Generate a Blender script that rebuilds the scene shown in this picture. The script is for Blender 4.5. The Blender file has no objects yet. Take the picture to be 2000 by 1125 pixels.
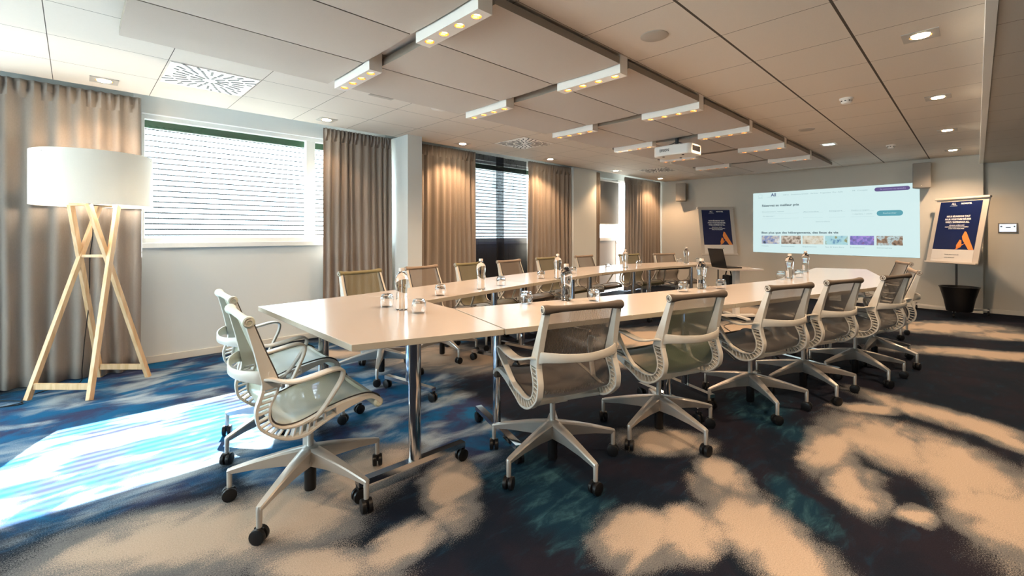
import bpy, bmesh, math, random
from math import sin, cos, pi, radians, sqrt, atan2
from mathutils import Vector, Matrix

random.seed(7)
scene = bpy.context.scene
COL = scene.collection

# ------------------------------------------------------------------ camera, world, sun, exposure
cam_d = bpy.data.cameras.new('camera')
cam = bpy.data.objects.new('camera', cam_d)
COL.objects.link(cam)
cam.location = (0, 0, 1.2)
cam.rotation_euler = (radians(90), 0, radians(45.85 - 90))
cam_d.sensor_width = 36.0
cam_d.lens = 881 / 2000 * 36
cam_d.shift_y = -0.0526
cam_d.clip_start = 0.05
scene.camera = cam

scene.view_settings.view_transform = 'Standard'
scene.view_settings.look = 'None'
scene.view_settings.gamma = 1.0
scene.view_settings.use_curve_mapping = False
scene.view_settings.exposure = 2.2

world = bpy.data.worlds.new('daylight')
scene.world = world
world.use_nodes = True
wn = world.node_tree
wn.nodes['Background'].inputs[0].default_value = (0.72, 0.89, 1.0, 1)
wn.nodes['Background'].inputs[1].default_value = 2.7

sun_d = bpy.data.lights.new('sun', 'SUN')
sun = bpy.data.objects.new('sun', sun_d)
COL.objects.link(sun)
sun.rotation_euler = Vector((0.62, 1.47, 1.17)).to_track_quat('Z', 'Y').to_euler()
sun.location = (3, 8, 6)
sun_d.energy = 22.0
sun_d.angle = radians(0.5)
sun_d.color = (1.0, 0.97, 0.94)

WARM = (1.0, 0.67, 0.41)
W_BAR, W_DOWN_L, W_DOWN_R = 9.0, 26.0, 34.0

def portal(name, x0, x1, z0, z1):
    d = bpy.data.lights.new(name, 'AREA'); d.shape = 'RECTANGLE'
    d.size = x1 - x0; d.size_y = z1 - z0
    d.cycles.is_portal = True
    o = bpy.data.objects.new(name, d); COL.objects.link(o)
    o.location = ((x0 + x1) / 2, 5.62, (z0 + z1) / 2)
    o.rotation_euler = (radians(-90), 0, 0)
for a in ((-3.9, -0.9, 0.1, 2.33), (0.44, 2.85, 1.17, 2.275), (4.2, 5.6, 1.09, 2.33), (7.65, 8.7, 0.1, 2.33)):  # first one serves the added off-frame window
    portal('window_portal', *a)

d = bpy.data.lights.new('window_portal', 'AREA'); d.shape = 'RECTANGLE'; d.size = 3.6; d.size_y = 1.7; d.cycles.is_portal = True
o = bpy.data.objects.new('window_portal', d); COL.objects.link(o); o.location = (-4.32, 2.8, 1.35); o.rotation_euler = (radians(90), 0, radians(-90))  # portal of the added back window
cy = scene.cycles
cy.max_bounces = 10; cy.diffuse_bounces = 5; cy.glossy_bounces = 4
cy.transmission_bounces = 8; cy.transparent_max_bounces = 16
cy.caustics_reflective = False; cy.caustics_refractive = False
cy.sample_clamp_indirect = 6.0
cy.use_denoising = True

# ------------------------------------------------------------------ materials
def new_mat(name):
    m = bpy.data.materials.new(name); m.use_nodes = True
    return m, m.node_tree, m.node_tree.nodes['Principled BSDF']

def mat(name, col, rough=0.5, metal=0.0, spec=0.5, bump=0, bscale=200, vary=0, vscale=3, coat=0):
    m, nt, b = new_mat(name)
    b.inputs['Base Color'].default_value = (*col, 1)
    b.inputs['Roughness'].default_value = rough
    b.inputs['Metallic'].default_value = metal
    b.inputs['Specular IOR Level'].default_value = spec
    b.inputs['Coat Weight'].default_value = coat
    tc = nt.nodes.new('ShaderNodeTexCoord')
    if bump:
        n = nt.nodes.new('ShaderNodeTexNoise'); n.inputs['Scale'].default_value = bscale
        bp = nt.nodes.new('ShaderNodeBump'); bp.inputs['Strength'].default_value = bump
        bp.inputs['Distance'].default_value = 0.002
        nt.links.new(tc.outputs['Object'], n.inputs['Vector'])
        nt.links.new(n.outputs['Fac'], bp.inputs['Height'])
        nt.links.new(bp.outputs['Normal'], b.inputs['Normal'])
    if vary:
        n = nt.nodes.new('ShaderNodeTexNoise'); n.inputs['Scale'].default_value = vscale
        n.inputs['Detail'].default_value = 6
        mx = nt.nodes.new('ShaderNodeMix'); mx.data_type = 'RGBA'
        mx.inputs['A'].default_value = (*[c * (1 - vary) for c in col], 1)
        mx.inputs['B'].default_value = (*[min(1, c * (1 + vary)) for c in col], 1)
        nt.links.new(tc.outputs['Object'], n.inputs['Vector'])
        nt.links.new(n.outputs['Fac'], mx.inputs['Factor'])
        nt.links.new(mx.outputs['Result'], b.inputs['Base Color'])
    return m

def emis(name, col, strength):
    m, nt, b = new_mat(name)
    b.inputs['Base Color'].default_value = (0, 0, 0, 1)
    b.inputs['Emission Color'].default_value = (*col, 1)
    b.inputs['Emission Strength'].default_value = strength
    return m

def see_through(name, col, alpha, rough=0.6, tint=(1, 1, 1)):
    m, nt, b = new_mat(name)
    b.inputs['Base Color'].default_value = (*col, 1)
    b.inputs['Roughness'].default_value = rough
    t = nt.nodes.new('ShaderNodeBsdfTransparent'); t.inputs[0].default_value = (*tint, 1)
    mx = nt.nodes.new('ShaderNodeMixShader'); mx.inputs[0].default_value = alpha
    out = nt.nodes['Material Output']
    nt.links.new(t.outputs[0], mx.inputs[1]); nt.links.new(b.outputs[0], mx.inputs[2])
    nt.links.new(mx.outputs[0], out.inputs['Surface'])
    return m

def mesh_fabric(name, col, open_frac=0.3, scale=260):
    """woven chair suspension: fine weave with real gaps"""
    m, nt, b = new_mat(name)
    N = nt.nodes.new; Lk = nt.links.new
    b.inputs['Roughness'].default_value = 0.45
    b.inputs['Sheen Weight'].default_value = 0.3
    tc = N('ShaderNodeTexCoord')
    wv = N('ShaderNodeTexWave'); wv.bands_direction = 'Y'; wv.inputs['Scale'].default_value = scale / 6
    wv.inputs['Distortion'].default_value = 1.5
    Lk(tc.outputs['Object'], wv.inputs['Vector'])
    mx = N('ShaderNodeMix'); mx.data_type = 'RGBA'
    mx.inputs['A'].default_value = (*[c * 0.8 for c in col], 1); mx.inputs['B'].default_value = (*[min(1, c * 1.15) for c in col], 1)
    Lk(wv.outputs['Fac'], mx.inputs['Factor']); Lk(mx.outputs['Result'], b.inputs['Base Color'])
    t = N('ShaderNodeBsdfTransparent')
    ms = N('ShaderNodeMixShader'); ms.inputs[0].default_value = 1 - open_frac
    Lk(t.outputs[0], ms.inputs[1]); Lk(b.outputs[0], ms.inputs[2])
    Lk(ms.outputs[0], nt.nodes['Material Output'].inputs['Surface'])
    return m

def glass(name, col=(1, 1, 1), ior=1.45, rough=0.0):
    m, nt, b = new_mat(name)
    b.inputs['Base Color'].default_value = (*col, 1)
    b.inputs['Transmission Weight'].default_value = 1.0
    b.inputs['Roughness'].default_value = rough
    b.inputs['IOR'].default_value = ior
    return m

def pane_mat(name, tint=(0.97, 1.0, 0.99)):
    m, nt, b = new_mat(name)
    t = nt.nodes.new('ShaderNodeBsdfTransparent'); t.inputs[0].default_value = (*tint, 1)
    g = nt.nodes.new('ShaderNodeBsdfGlossy'); g.inputs['Roughness'].default_value = 0.02
    mx = nt.nodes.new('ShaderNodeMixShader')
    mx.inputs[0].default_value = 0.035
    nt.links.new(t.outputs[0], mx.inputs[1]); nt.links.new(g.outputs[0], mx.inputs[2])
    nt.links.new(mx.outputs[0], nt.nodes['Material Output'].inputs['Surface'])
    return m

def fabric(name, col, scale=400, stretch=(1, 1, 1), translucent=0.0, vary=0.12):
    m, nt, b = new_mat(name)
    N = nt.nodes.new; Lk = nt.links.new
    b.inputs['Roughness'].default_value = 0.85
    b.inputs['Sheen Weight'].default_value = 0.25
    b.inputs['Specular IOR Level'].default_value = 0.2
    tc = N('ShaderNodeTexCoord'); mp = N('ShaderNodeMapping'); mp.inputs['Scale'].default_value = stretch
    n = N('ShaderNodeTexNoise'); n.inputs['Scale'].default_value = scale; n.inputs['Detail'].default_value = 3
    mx = N('ShaderNodeMix'); mx.data_type = 'RGBA'
    mx.inputs['A'].default_value = (*[c * (1 - vary) for c in col], 1); mx.inputs['B'].default_value = (*[c * (1 + vary) for c in col], 1)
    Lk(tc.outputs['Object'], mp.inputs['Vector']); Lk(mp.outputs[0], n.inputs['Vector'])
    Lk(n.outputs['Fac'], mx.inputs['Factor']); Lk(mx.outputs['Result'], b.inputs['Base Color'])
    bp = N('ShaderNodeBump'); bp.inputs['Strength'].default_value = 0.15; bp.inputs['Distance'].default_value = 0.001
    Lk(n.outputs['Fac'], bp.inputs['Height']); Lk(bp.outputs['Normal'], b.inputs['Normal'])
    if translucent:
        tl = N('ShaderNodeBsdfTranslucent'); Lk(mx.outputs['Result'], tl.inputs[0])
        ms = N('ShaderNodeMixShader'); ms.inputs[0].default_value = translucent
        Lk(b.outputs[0], ms.inputs[1]); Lk(tl.outputs[0], ms.inputs[2])
        Lk(ms.outputs[0], nt.nodes['Material Output'].inputs['Surface'])
    return m

def wood(name, col, dark, axis=(1, 12, 12), scale=3):
    m, nt, b = new_mat(name)
    N = nt.nodes.new; Lk = nt.links.new
    b.inputs['Roughness'].default_value = 0.45
    tc = N('ShaderNodeTexCoord'); mp = N('ShaderNodeMapping'); mp.inputs['Scale'].default_value = axis
    n = N('ShaderNodeTexNoise'); n.inputs['Scale'].default_value = scale; n.inputs['Detail'].default_value = 6; n.inputs['Distortion'].default_value = 0.6
    mx = N('ShaderNodeMix'); mx.data_type = 'RGBA'; mx.inputs['A'].default_value = (*dark, 1); mx.inputs['B'].default_value = (*col, 1)
    rp = N('ShaderNodeMapRange'); rp.inputs[1].default_value = 0.35; rp.inputs[2].default_value = 0.6
    Lk(tc.outputs['Object'], mp.inputs['Vector']); Lk(mp.outputs[0], n.inputs['Vector'])
    Lk(n.outputs['Fac'], rp.inputs[0]); Lk(rp.outputs[0], mx.inputs['Factor']); Lk(mx.outputs['Result'], b.inputs['Base Color'])
    return m

M = {}
M['wall'] = mat('painted_wall', (0.60, 0.58, 0.53), 0.85, spec=0.2, bump=0.05, bscale=300)
M['white_wall'] = mat('white_wall', (0.66, 0.69, 0.68), 0.85, spec=0.2)
M['baseboard'] = mat('baseboard_paint', (0.66, 0.64, 0.58), 0.5)
M['white_frame'] = mat('window_frame_white', (0.82, 0.84, 0.83), 0.35)
M['slat'] = mat('blind_slat', (0.022, 0.024, 0.026), 0.9, spec=0.0)
M['slat_edge'] = mat('blind_rail', (0.05, 0.10, 0.06), 0.8, spec=0.1)
M['pane'] = pane_mat('window_pane')
M['curtain'] = fabric('taupe_curtain', (0.31, 0.265, 0.23), 220, (1, 1, 0.3), translucent=0.12)
M['sheer'] = see_through('navy_sheer', (0.010, 0.014, 0.026), 0.80, 0.9)
M['acoustic'] = fabric('acoustic_fabric', (0.46, 0.385, 0.32), 260, vary=0.07)
M['panel_edge'] = mat('panel_edge', (0.24, 0.20, 0.16), 0.6)
M['white_metal'] = mat('white_powder_coat', (0.80, 0.76, 0.71), 0.4)
M['grey_plate'] = mat('grey_plate', (0.45, 0.42, 0.38), 0.5)
M['can'] = mat('copper_reflector', (0.75, 0.36, 0.13), 0.25, metal=0.8)
M['led'] = emis('warm_lamp', (1.0, 0.62, 0.30), 9.0)
M['downled'] = emis('warm_downlight', (1.0, 0.80, 0.55), 26.0)
M['greenled'] = emis('cool_emergency_light', (0.70, 1.0, 0.90), 0.6)
M['frame'] = mat('chair_frame_plastic', (0.55, 0.53, 0.48), 0.38)
M['alu'] = mat('satin_aluminium', (0.52, 0.50, 0.47), 0.34, metal=0.65, bump=0.03, bscale=150)
M['chrome'] = mat('chrome', (0.72, 0.73, 0.75), 0.10, metal=1.0)
M['black'] = mat('black_plastic', (0.007, 0.007, 0.008), 0.4, spec=0.3)
M['dark_metal'] = mat('dark_metal', (0.03, 0.03, 0.032), 0.5)
M['mesh_green'] = mesh_fabric('olive_green_mesh', (0.125, 0.115, 0.06), 0.25)
M['mesh_lit'] = mesh_fabric('window_lit_green_mesh', (0.38, 0.40, 0.28), 0.18)  # olive mesh paled by the grazing window light put into its colour
M['mesh_leaf'] = mesh_fabric('leaf_green_mesh', (0.085, 0.115, 0.065), 0.28)
M['mesh_taupe'] = mesh_fabric('taupe_mesh', (0.115, 0.095, 0.078), 0.33)
M['mesh_grey'] = mesh_fabric('grey_brown_mesh', (0.085, 0.077, 0.07), 0.28)
M['mesh_tan'] = mesh_fabric('tan_mesh', (0.15, 0.12, 0.095), 0.22)
M['roll_dark'] = mat('brown_fabric_roll', (0.085, 0.066, 0.052), 0.7)
M['roll_pale'] = mat('pale_fabric_roll', (0.55, 0.58, 0.47), 0.6)
M['roll_olive'] = mat('olive_fabric_roll', (0.20, 0.175, 0.09), 0.7)
M['roll_tan'] = mat('tan_fabric_roll', (0.26, 0.20, 0.155), 0.7)
M['table'] = mat('white_laminate', (0.48, 0.43, 0.395), 0.2, spec=0.7, vary=0.02, vscale=5)
M['table_edge'] = mat('laminate_edge', (0.40, 0.36, 0.29), 0.5)
M['glass'] = glass('clear_glass', (1, 1, 1), 1.45)
M['water'] = glass('bottled_water', (0.98, 1.0, 1.0), 1.33)
M['cap'] = mat('clear_cap', (0.62, 0.56, 0.50), 0.3)
M['ash'] = wood('ash_wood', (0.72, 0.50, 0.29), (0.60, 0.38, 0.19), (8, 8, 0.8), 4)
M['shade'] = fabric('lamp_shade_fabric', (0.80, 0.80, 0.76), 300, translucent=0.25, vary=0.03)
M['bulb'] = emis('bulb_glow', (1.0, 0.86, 0.68), 5.0)
M['epson'] = mat('projector_white', (0.78, 0.78, 0.76), 0.4)
M['ink'] = mat('dark_ink', (0.05, 0.06, 0.07), 0.5)
M['lens'] = mat('lens_black', (0.01, 0.01, 0.015), 0.1)
M['speaker'] = mat('wall_speaker_shell', (0.24, 0.22, 0.20), 0.6)
M['grille'] = mat('ceiling_speaker_grille', (0.46, 0.42, 0.37), 0.7)
M['navy'] = mat('navy_poster', (0.004, 0.012, 0.075), 0.35)
M['poster_white'] = mat('poster_white', (0.72, 0.68, 0.64), 0.4)
M['orange'] = mat('poster_orange', (0.85, 0.28, 0.06), 0.4)
M['white_ink'] = mat('white_ink', (0.85, 0.85, 0.86), 0.5)
M['board'] = mat('board_frame', (0.56, 0.50, 0.44), 0.4)
M['panel_lcd'] = emis('touch_panel_screen', (0.75, 0.85, 1.0), 0.30)
M['plug'] = mat('door_leaf', (0.46, 0.45, 0.46), 0.6)
M['blindfab'] = fabric('roller_blind_fabric', (0.17, 0.165, 0.16), 200, vary=0.1)
M['hedge'] = mat('hedge_leaves', (0.10, 0.16, 0.09), 0.8, vary=0.5, vscale=9)
M['ground'] = mat('outdoor_paving', (0.46, 0.46, 0.44), 0.9)
# projected image: the projector's light put in as glowing colours
SC = 0.195
M['beam'] = emis('projected_white', (0.72, 0.93, 0.93), SC)
M['p_navy'] = emis('projected_navy', (0.03, 0.06, 0.20), SC)
M['p_grey'] = emis('projected_grey', (0.30, 0.42, 0.44), SC)
M['p_lgrey'] = emis('projected_light_grey', (0.50, 0.68, 0.70), SC)
M['p_text'] = emis('projected_text', (0.05, 0.09, 0.12), SC)
M['p_purple'] = emis('projected_purple', (0.13, 0.09, 0.26), SC)
M['p_teal'] = emis('projected_teal', (0.10, 0.38, 0.46), SC)
M['p_lilac'] = emis('projected_lilac', (0.55, 0.50, 0.80), SC)

def photo_mat(name, cols, seed, scale):
    m, nt, b = new_mat(name)
    N = nt.nodes.new; Lk = nt.links.new
    tc = N('ShaderNodeTexCoord'); mp = N('ShaderNodeMapping'); mp.inputs['Location'].default_value = (seed * 3.1, seed * 1.7, 0)
    n = N('ShaderNodeTexNoise'); n.inputs['Scale'].default_value = scale; n.inputs['Detail'].default_value = 4
    cr = N('ShaderNodeValToRGB'); cr.color_ramp.interpolation = 'EASE'
    e = cr.color_ramp.elements
    e[0].position = 0.3; e[0].color = (*cols[0], 1); e[1].position = 0.72; e[1].color = (*cols[-1], 1)
    for k, c in enumerate(cols[1:-1]):
        q = e.new(0.3 + 0.42 * (k + 1) / (len(cols) - 1)); q.color = (*c, 1)
    Lk(tc.outputs['Object'], mp.inputs['Vector']); Lk(mp.outputs[0], n.inputs['Vector']); Lk(n.outputs['Fac'], cr.inputs[0])
    b.inputs['Base Color'].default_value = (0, 0, 0, 1)
    Lk(cr.outputs[0], b.inputs['Emission Color']); b.inputs['Emission Strength'].default_value = SC
    return m

def ceiling_mat(name, xs, ys, base, x_period, x0):
    """tiled ceiling: fine grooves between tiles"""
    m, nt, b = new_mat(name)
    N = nt.nodes.new; Lk = nt.links.new
    b.inputs['Roughness'].default_value = 0.9; b.inputs['Specular IOR Level'].default_value = 0.1
    geo = N('ShaderNodeNewGeometry'); sp = N('ShaderNodeSeparateXYZ'); Lk(geo.outputs['Position'], sp.inputs[0])
    def math_(op, a, b_=None, c=None):
        n = N('ShaderNodeMath'); n.operation = op
        for i, v in enumerate((a, b_, c)):
            if v is None: continue
            if isinstance(v, (int, float)): n.inputs[i].default_value = v
            else: Lk(v, n.inputs[i])
        return n.outputs[0]
    def line(coord, pos, half):
        return math_('LESS_THAN', math_('ABSOLUTE', math_('SUBTRACT', coord, pos)), half)
    tot = None
    if x_period:
        w = math_('WRAP', math_('SUBTRACT', sp.outputs['X'], x0 - x_period / 2), x_period, 0.0)
        tot = line(w, x_period / 2, 0.0022)
    for y, hw in ys:
        l = line(sp.outputs['Y'], y, hw); tot = l if tot is None else math_('MAXIMUM', tot, l)
    n = N('ShaderNodeTexNoise'); n.inputs['Scale'].default_value = 60; n.inputs['Detail'].default_value = 6
    mp = N('ShaderNodeMapping'); mp.inputs['Scale'].default_value = (1, 4, 1)
    Lk(geo.outputs['Position'], mp.inputs['Vector']); Lk(mp.outputs[0], n.inputs['Vector'])
    mv = N('ShaderNodeMix'); mv.data_type = 'RGBA'
    mv.inputs['A'].default_value = (*[c * 0.96 for c in base], 1); mv.inputs['B'].default_value = (*[c * 1.03 for c in base], 1)
    Lk(n.outputs['Fac'], mv.inputs['Factor'])
    mx = N('ShaderNodeMix'); mx.data_type = 'RGBA'; mx.inputs['B'].default_value = (0.10, 0.085, 0.07, 1)
    Lk(mv.outputs['Result'], mx.inputs['A']); Lk(tot, mx.inputs['Factor']); Lk(mx.outputs['Result'], b.inputs['Base Color'])
    return m
CEIL = (0.74, 0.68, 0.61)
M['ceiling'] = ceiling_mat('ceiling_tiles', None, [(4.472, .0022), (3.91, .0022), (3.35, .0022), (2.79, .0022), (2.22, .0022), (1.66, .002), (1.089, .007), (0.527, .007)], CEIL, 0.59, 0.471)
M['ceiling_low'] = ceiling_mat('low_ceiling_tiles', None, [(-0.63, .003), (-1.2, .003), (-1.8, .003)], (0.55, 0.53, 0.49), 0.59, 0.471)

def carpet_mat():
    m, nt, b = new_mat('watercolour_carpet')
    N = nt.nodes.new; Lk = nt.links.new
    b.inputs['Roughness'].default_value = 0.95; b.inputs['Specular IOR Level'].default_value = 0.1
    b.inputs['Sheen Weight'].default_value = 0.0
    geo = N('ShaderNodeNewGeometry')
    def noise(scale, detail=4, rough=0.55, stretch=None, dist=0.0):
        n = N('ShaderNodeTexNoise'); n.inputs['Scale'].default_value = scale; n.inputs['Detail'].default_value = detail
        n.inputs['Roughness'].default_value = rough; n.inputs['Distortion'].default_value = dist
        if stretch:
            mp = N('ShaderNodeMapping'); mp.inputs['Scale'].default_value = stretch[0]; mp.inputs['Rotation'].default_value = (0, 0, stretch[1])
            Lk(geo.outputs['Position'], mp.inputs['Vector']); Lk(mp.outputs[0], n.inputs['Vector'])
        else:
            Lk(geo.outputs['Position'], n.inputs['Vector'])
        return n
    def ma(op, a, b_=None, clamp=False):
        n = N('ShaderNodeMath'); n.operation = op; n.use_clamp = clamp
        for i, v in enumerate((a, b_)):
            if v is None: continue
            if isinstance(v, (int, float)): n.inputs[i].default_value = v
            else: Lk(v, n.inputs[i])
        return n.outputs[0]
    def vm(op, a, b_=None):
        n = N('ShaderNodeVectorMath'); n.operation = op
        for i, v in enumerate((a, b_)):
            if v is None: continue
            if isinstance(v, tuple): n.inputs[i].default_value = v
            else: Lk(v, n.inputs[i])
        return n
    # warped coordinates
    w1 = noise(1.6, 3); w2 = noise(6.0, 4, 0.6)
    d1 = vm('MULTIPLY', vm('SUBTRACT', w1.outputs['Color'], (0.5, 0.5, 0.5)).outputs[0], (0.26, 0.26, 0))
    d2 = vm('MULTIPLY', vm('SUBTRACT', w2.outputs['Color'], (0.5, 0.5, 0.5)).outputs[0], (0.10, 0.10, 0))
    pw = vm('ADD', vm('ADD', geo.outputs['Position'], d1.outputs[0]).outputs[0], d2.outputs[0]).outputs[0]
    def blob(cx, cy_, rx, ry, ang):
        mp = N('ShaderNodeMapping'); mp.vector_type = 'TEXTURE'
        mp.inputs['Location'].default_value = (cx, cy_, 0); mp.inputs['Rotation'].default_value = (0, 0, radians(ang)); mp.inputs['Scale'].default_value = (rx, ry, 1)
        Lk(pw, mp.inputs['Vector'])
        z = vm('MULTIPLY', mp.outputs[0], (1, 1, 0))
        ln = vm('LENGTH', z.outputs[0]).outputs['Value']
        return ma('SUBTRACT', 1.0, ln)
    def union(bl):
        t = None
        for q in bl:
            v = blob(*q); t = v if t is None else ma('MAXIMUM', t, v)
        return t
    def ramp(v, lo, hi):
        r = N('ShaderNodeMapRange'); r.interpolation_type = 'SMOOTHSTEP'
        Lk(v, r.inputs[0]); r.inputs[1].default_value = lo; r.inputs[2].default_value = hi
        return r.outputs[0]
    def mixc(f, a, c):
        x = N('ShaderNodeMix'); x.data_type = 'RGBA'
        Lk(f, x.inputs['Factor'])
        if isinstance(a, tuple): x.inputs['A'].default_value = (*a, 1)
        else: Lk(a, x.inputs['A'])
        if isinstance(c, tuple): x.inputs['B'].default_value = (*c, 1)
        else: Lk(c, x.inputs['B'])
        return x.outputs['Result']
    SAND = [(1.61, 0.93, 0.21, 0.18, 178), (1.77, 0.8, 0.25, 0.17, 171), (2.02, 0.61, 0.43, 0.2, 49), (2.33, 0.87, 0.25, 0.12, 49), (2.47, 1.26, 0.29, 0.2, 133), (1.85, 0.45, 0.26, 0.14, 50), (3.39, 0.36, 0.47, 0.31, -142), (3.24, 0.04, 0.62, 0.3, -149), (2.88, -0.1, 0.47, 0.21, -177), (2.57, 0.15, 0.12, 0.08, 135), (4.12, 0.17, 0.64, 0.21, 68), (3.94, 0.54, 0.25, 0.13, 132), (3.94, -0.1, 0.33, 0.14, -144), (3.07, -0.22, 0.73, 0.21, 169), (3.02, 0.57, 0.4, 0.14, -171), (2.69, 0.39, 0.31, 0.13, -165), (1.29, 1.76, 0.35, 0.14, 55), (1.08, 2.15, 0.33, 0.25, -154), (0.66, 2.05, 0.35, 0.31, 144), (0.31, 2.16, 0.57, 0.27, 151), (0.91, 1.57, 0.21, 0.12, -171), (0.64, 1.68, 0.35, 0.13, 132), (8.04, 0.27, 0.9, 0.44, 140), (7.91, -0.22, 0.61, 0.33, 136), (6.49, 0.04, 0.85, 0.26, 119), (4.71, 2.72, 0.88, 0.59, 150), (5.07, 3.88, 0.59, 0.48, 157), (6.16, 2.1, 0.65, 0.39, 172), (2.62, 3.55, 0.73, 0.52, 127), (2.45, 4.9, 0.49, 0.33, 120), (1.87, 4.52, 0.35, 0.2, 124), (2.9, -0.75, 0.5, 0.4, 0), (6.4, -1.3, 1.0, 0.5, 10), (7.6, 2.5, 0.6, 0.5, 0), (3.8, 2.3, 0.35, 0.25, 0)]
    BLUE = [(0.37, 4.64, 1.16, 0.92, -148), (0.04, 3.38, 1.04, 0.7, 110), (0.46, 3.27, 0.7, 0.49, 81), (1.4, 4.34, 1.0, 0.76, 55), (1.33, 2.4, 0.47, 0.42, 47), (0.82, 2.57, 0.53, 0.28, 85), (1.77, 2.3, 0.72, 0.31, 62), (-0.2, 4.3, 0.84, 0.36, 97), (1.49, 3.15, 0.69, 0.5, 103), (-0.6, 3.6, 1.0, 0.9, 0), (1.9, 3.3, 0.6, 0.5, 0), (3.1, 4.3, 1.2, 0.4, 0)]
    TEAL = [(1.6, 1.66, 0.51, 0.28, 88), (1.57, 1.32, 0.41, 0.26, 66), (3.37, 1.05, 0.47, 0.27, -149), (3.11, 0.74, 0.2, 0.16, 174), (2.34, 0.56, 0.26, 0.11, -142), (7.95, 0.36, 0.73, 0.31, 162)]
    s_ = union(SAND); bl = union(BLUE); tl_ = union(TEAL)
    fib = noise(210, 3, 0.8)            # pile speckle
    streak = noise(5.0, 6, 0.65, ((1.0, 3.2, 1), radians(-35)), 0.6)
    cloud = noise(2.3, 5, 0.6, None, 0.8)
    spk = ma('MULTIPLY', ma('SUBTRACT', fib.outputs['Fac'], 0.5), 0.9)
    base = mixc(ramp(cloud.outputs['Fac'], 0.40, 0.68), (0.0045, 0.009, 0.018), (0.012, 0.011, 0.019))
    base = mixc(ramp(streak.outputs['Fac'], 0.50, 0.85), base, (0.006, 0.026, 0.050))
    bf = ramp(ma('ADD', ma('ADD', bl, ma('MULTIPLY', ma('SUBTRACT', streak.outputs['Fac'], 0.5), 0.5)), ma('MULTIPLY', spk, 0.6)), -0.05, 0.40)
    blue = mixc(ramp(cloud.outputs['Fac'], 0.42, 0.62), (0.006, 0.085, 0.20), (0.026, 0.034, 0.085))
    soft = noise(2.1, 4, 0.5, ((1.0, 2.0, 1), radians(-30)), 0.5)
    blue = mixc(ramp(ma('ADD', soft.outputs['Fac'], ma('MULTIPLY', spk, 0.15)), 0.47, 0.68), blue, (0.27, 0.33, 0.38))
    teal = mixc(ramp(streak.outputs['Fac'], 0.45, 0.75), (0.004, 0.022, 0.042), (0.030, 0.085, 0.110))
    base = mixc(ramp(ma('ADD', tl_, ma('MULTIPLY', ma('SUBTRACT', streak.outputs['Fac'], 0.5), 0.8)), -0.05, 0.5), base, teal)
    c1 = mixc(bf, base, blue)
    sv = ma('ADD', ma('ADD', s_, ma('MULTIPLY', ma('SUBTRACT', streak.outputs['Fac'], 0.5), 0.25)), ma('MULTIPLY', spk, 1.3))
    c2 = mixc(ramp(sv, -0.08, 0.14), c1, (0.125, 0.130, 0.135))
    mot = noise(2.6, 3, 0.5, ((1.0, 2.0, 1), radians(-25)), 0.8)
    sv2 = ma('ADD', sv, ma('MULTIPLY', ma('SUBTRACT', mot.outputs['Fac'], 0.52), 1.3))
    c2 = mixc(ramp(sv2, -0.40, 0.10), c1, c2)
    c3 = mixc(ramp(sv2, 0.14, 0.58), c2, (0.38, 0.31, 0.25))
    sp2 = N('ShaderNodeMix'); sp2.data_type = 'RGBA'; sp2.blend_type = 'MULTIPLY'; sp2.inputs['Factor'].default_value = 1.0
    Lk(c3, sp2.inputs['A'])
    g = ma('ADD', 1.0, ma('MULTIPLY', spk, 1.3))
    cb = N('ShaderNodeCombineColor'); Lk(g, cb.inputs[0]); Lk(g, cb.inputs[1]); Lk(g, cb.inputs[2])
    Lk(cb.outputs[0], sp2.inputs['B'])
    Lk(sp2.outputs['Result'], b.inputs['Base Color'])
    bp = N('ShaderNodeBump'); bp.inputs['Strength'].default_value = 0.35; bp.inputs['Distance'].default_value = 0.003
    Lk(fib.outputs['Fac'], bp.inputs['Height']); Lk(bp.outputs['Normal'], b.inputs['Normal'])
    return m
M['carpet'] = carpet_mat()

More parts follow.
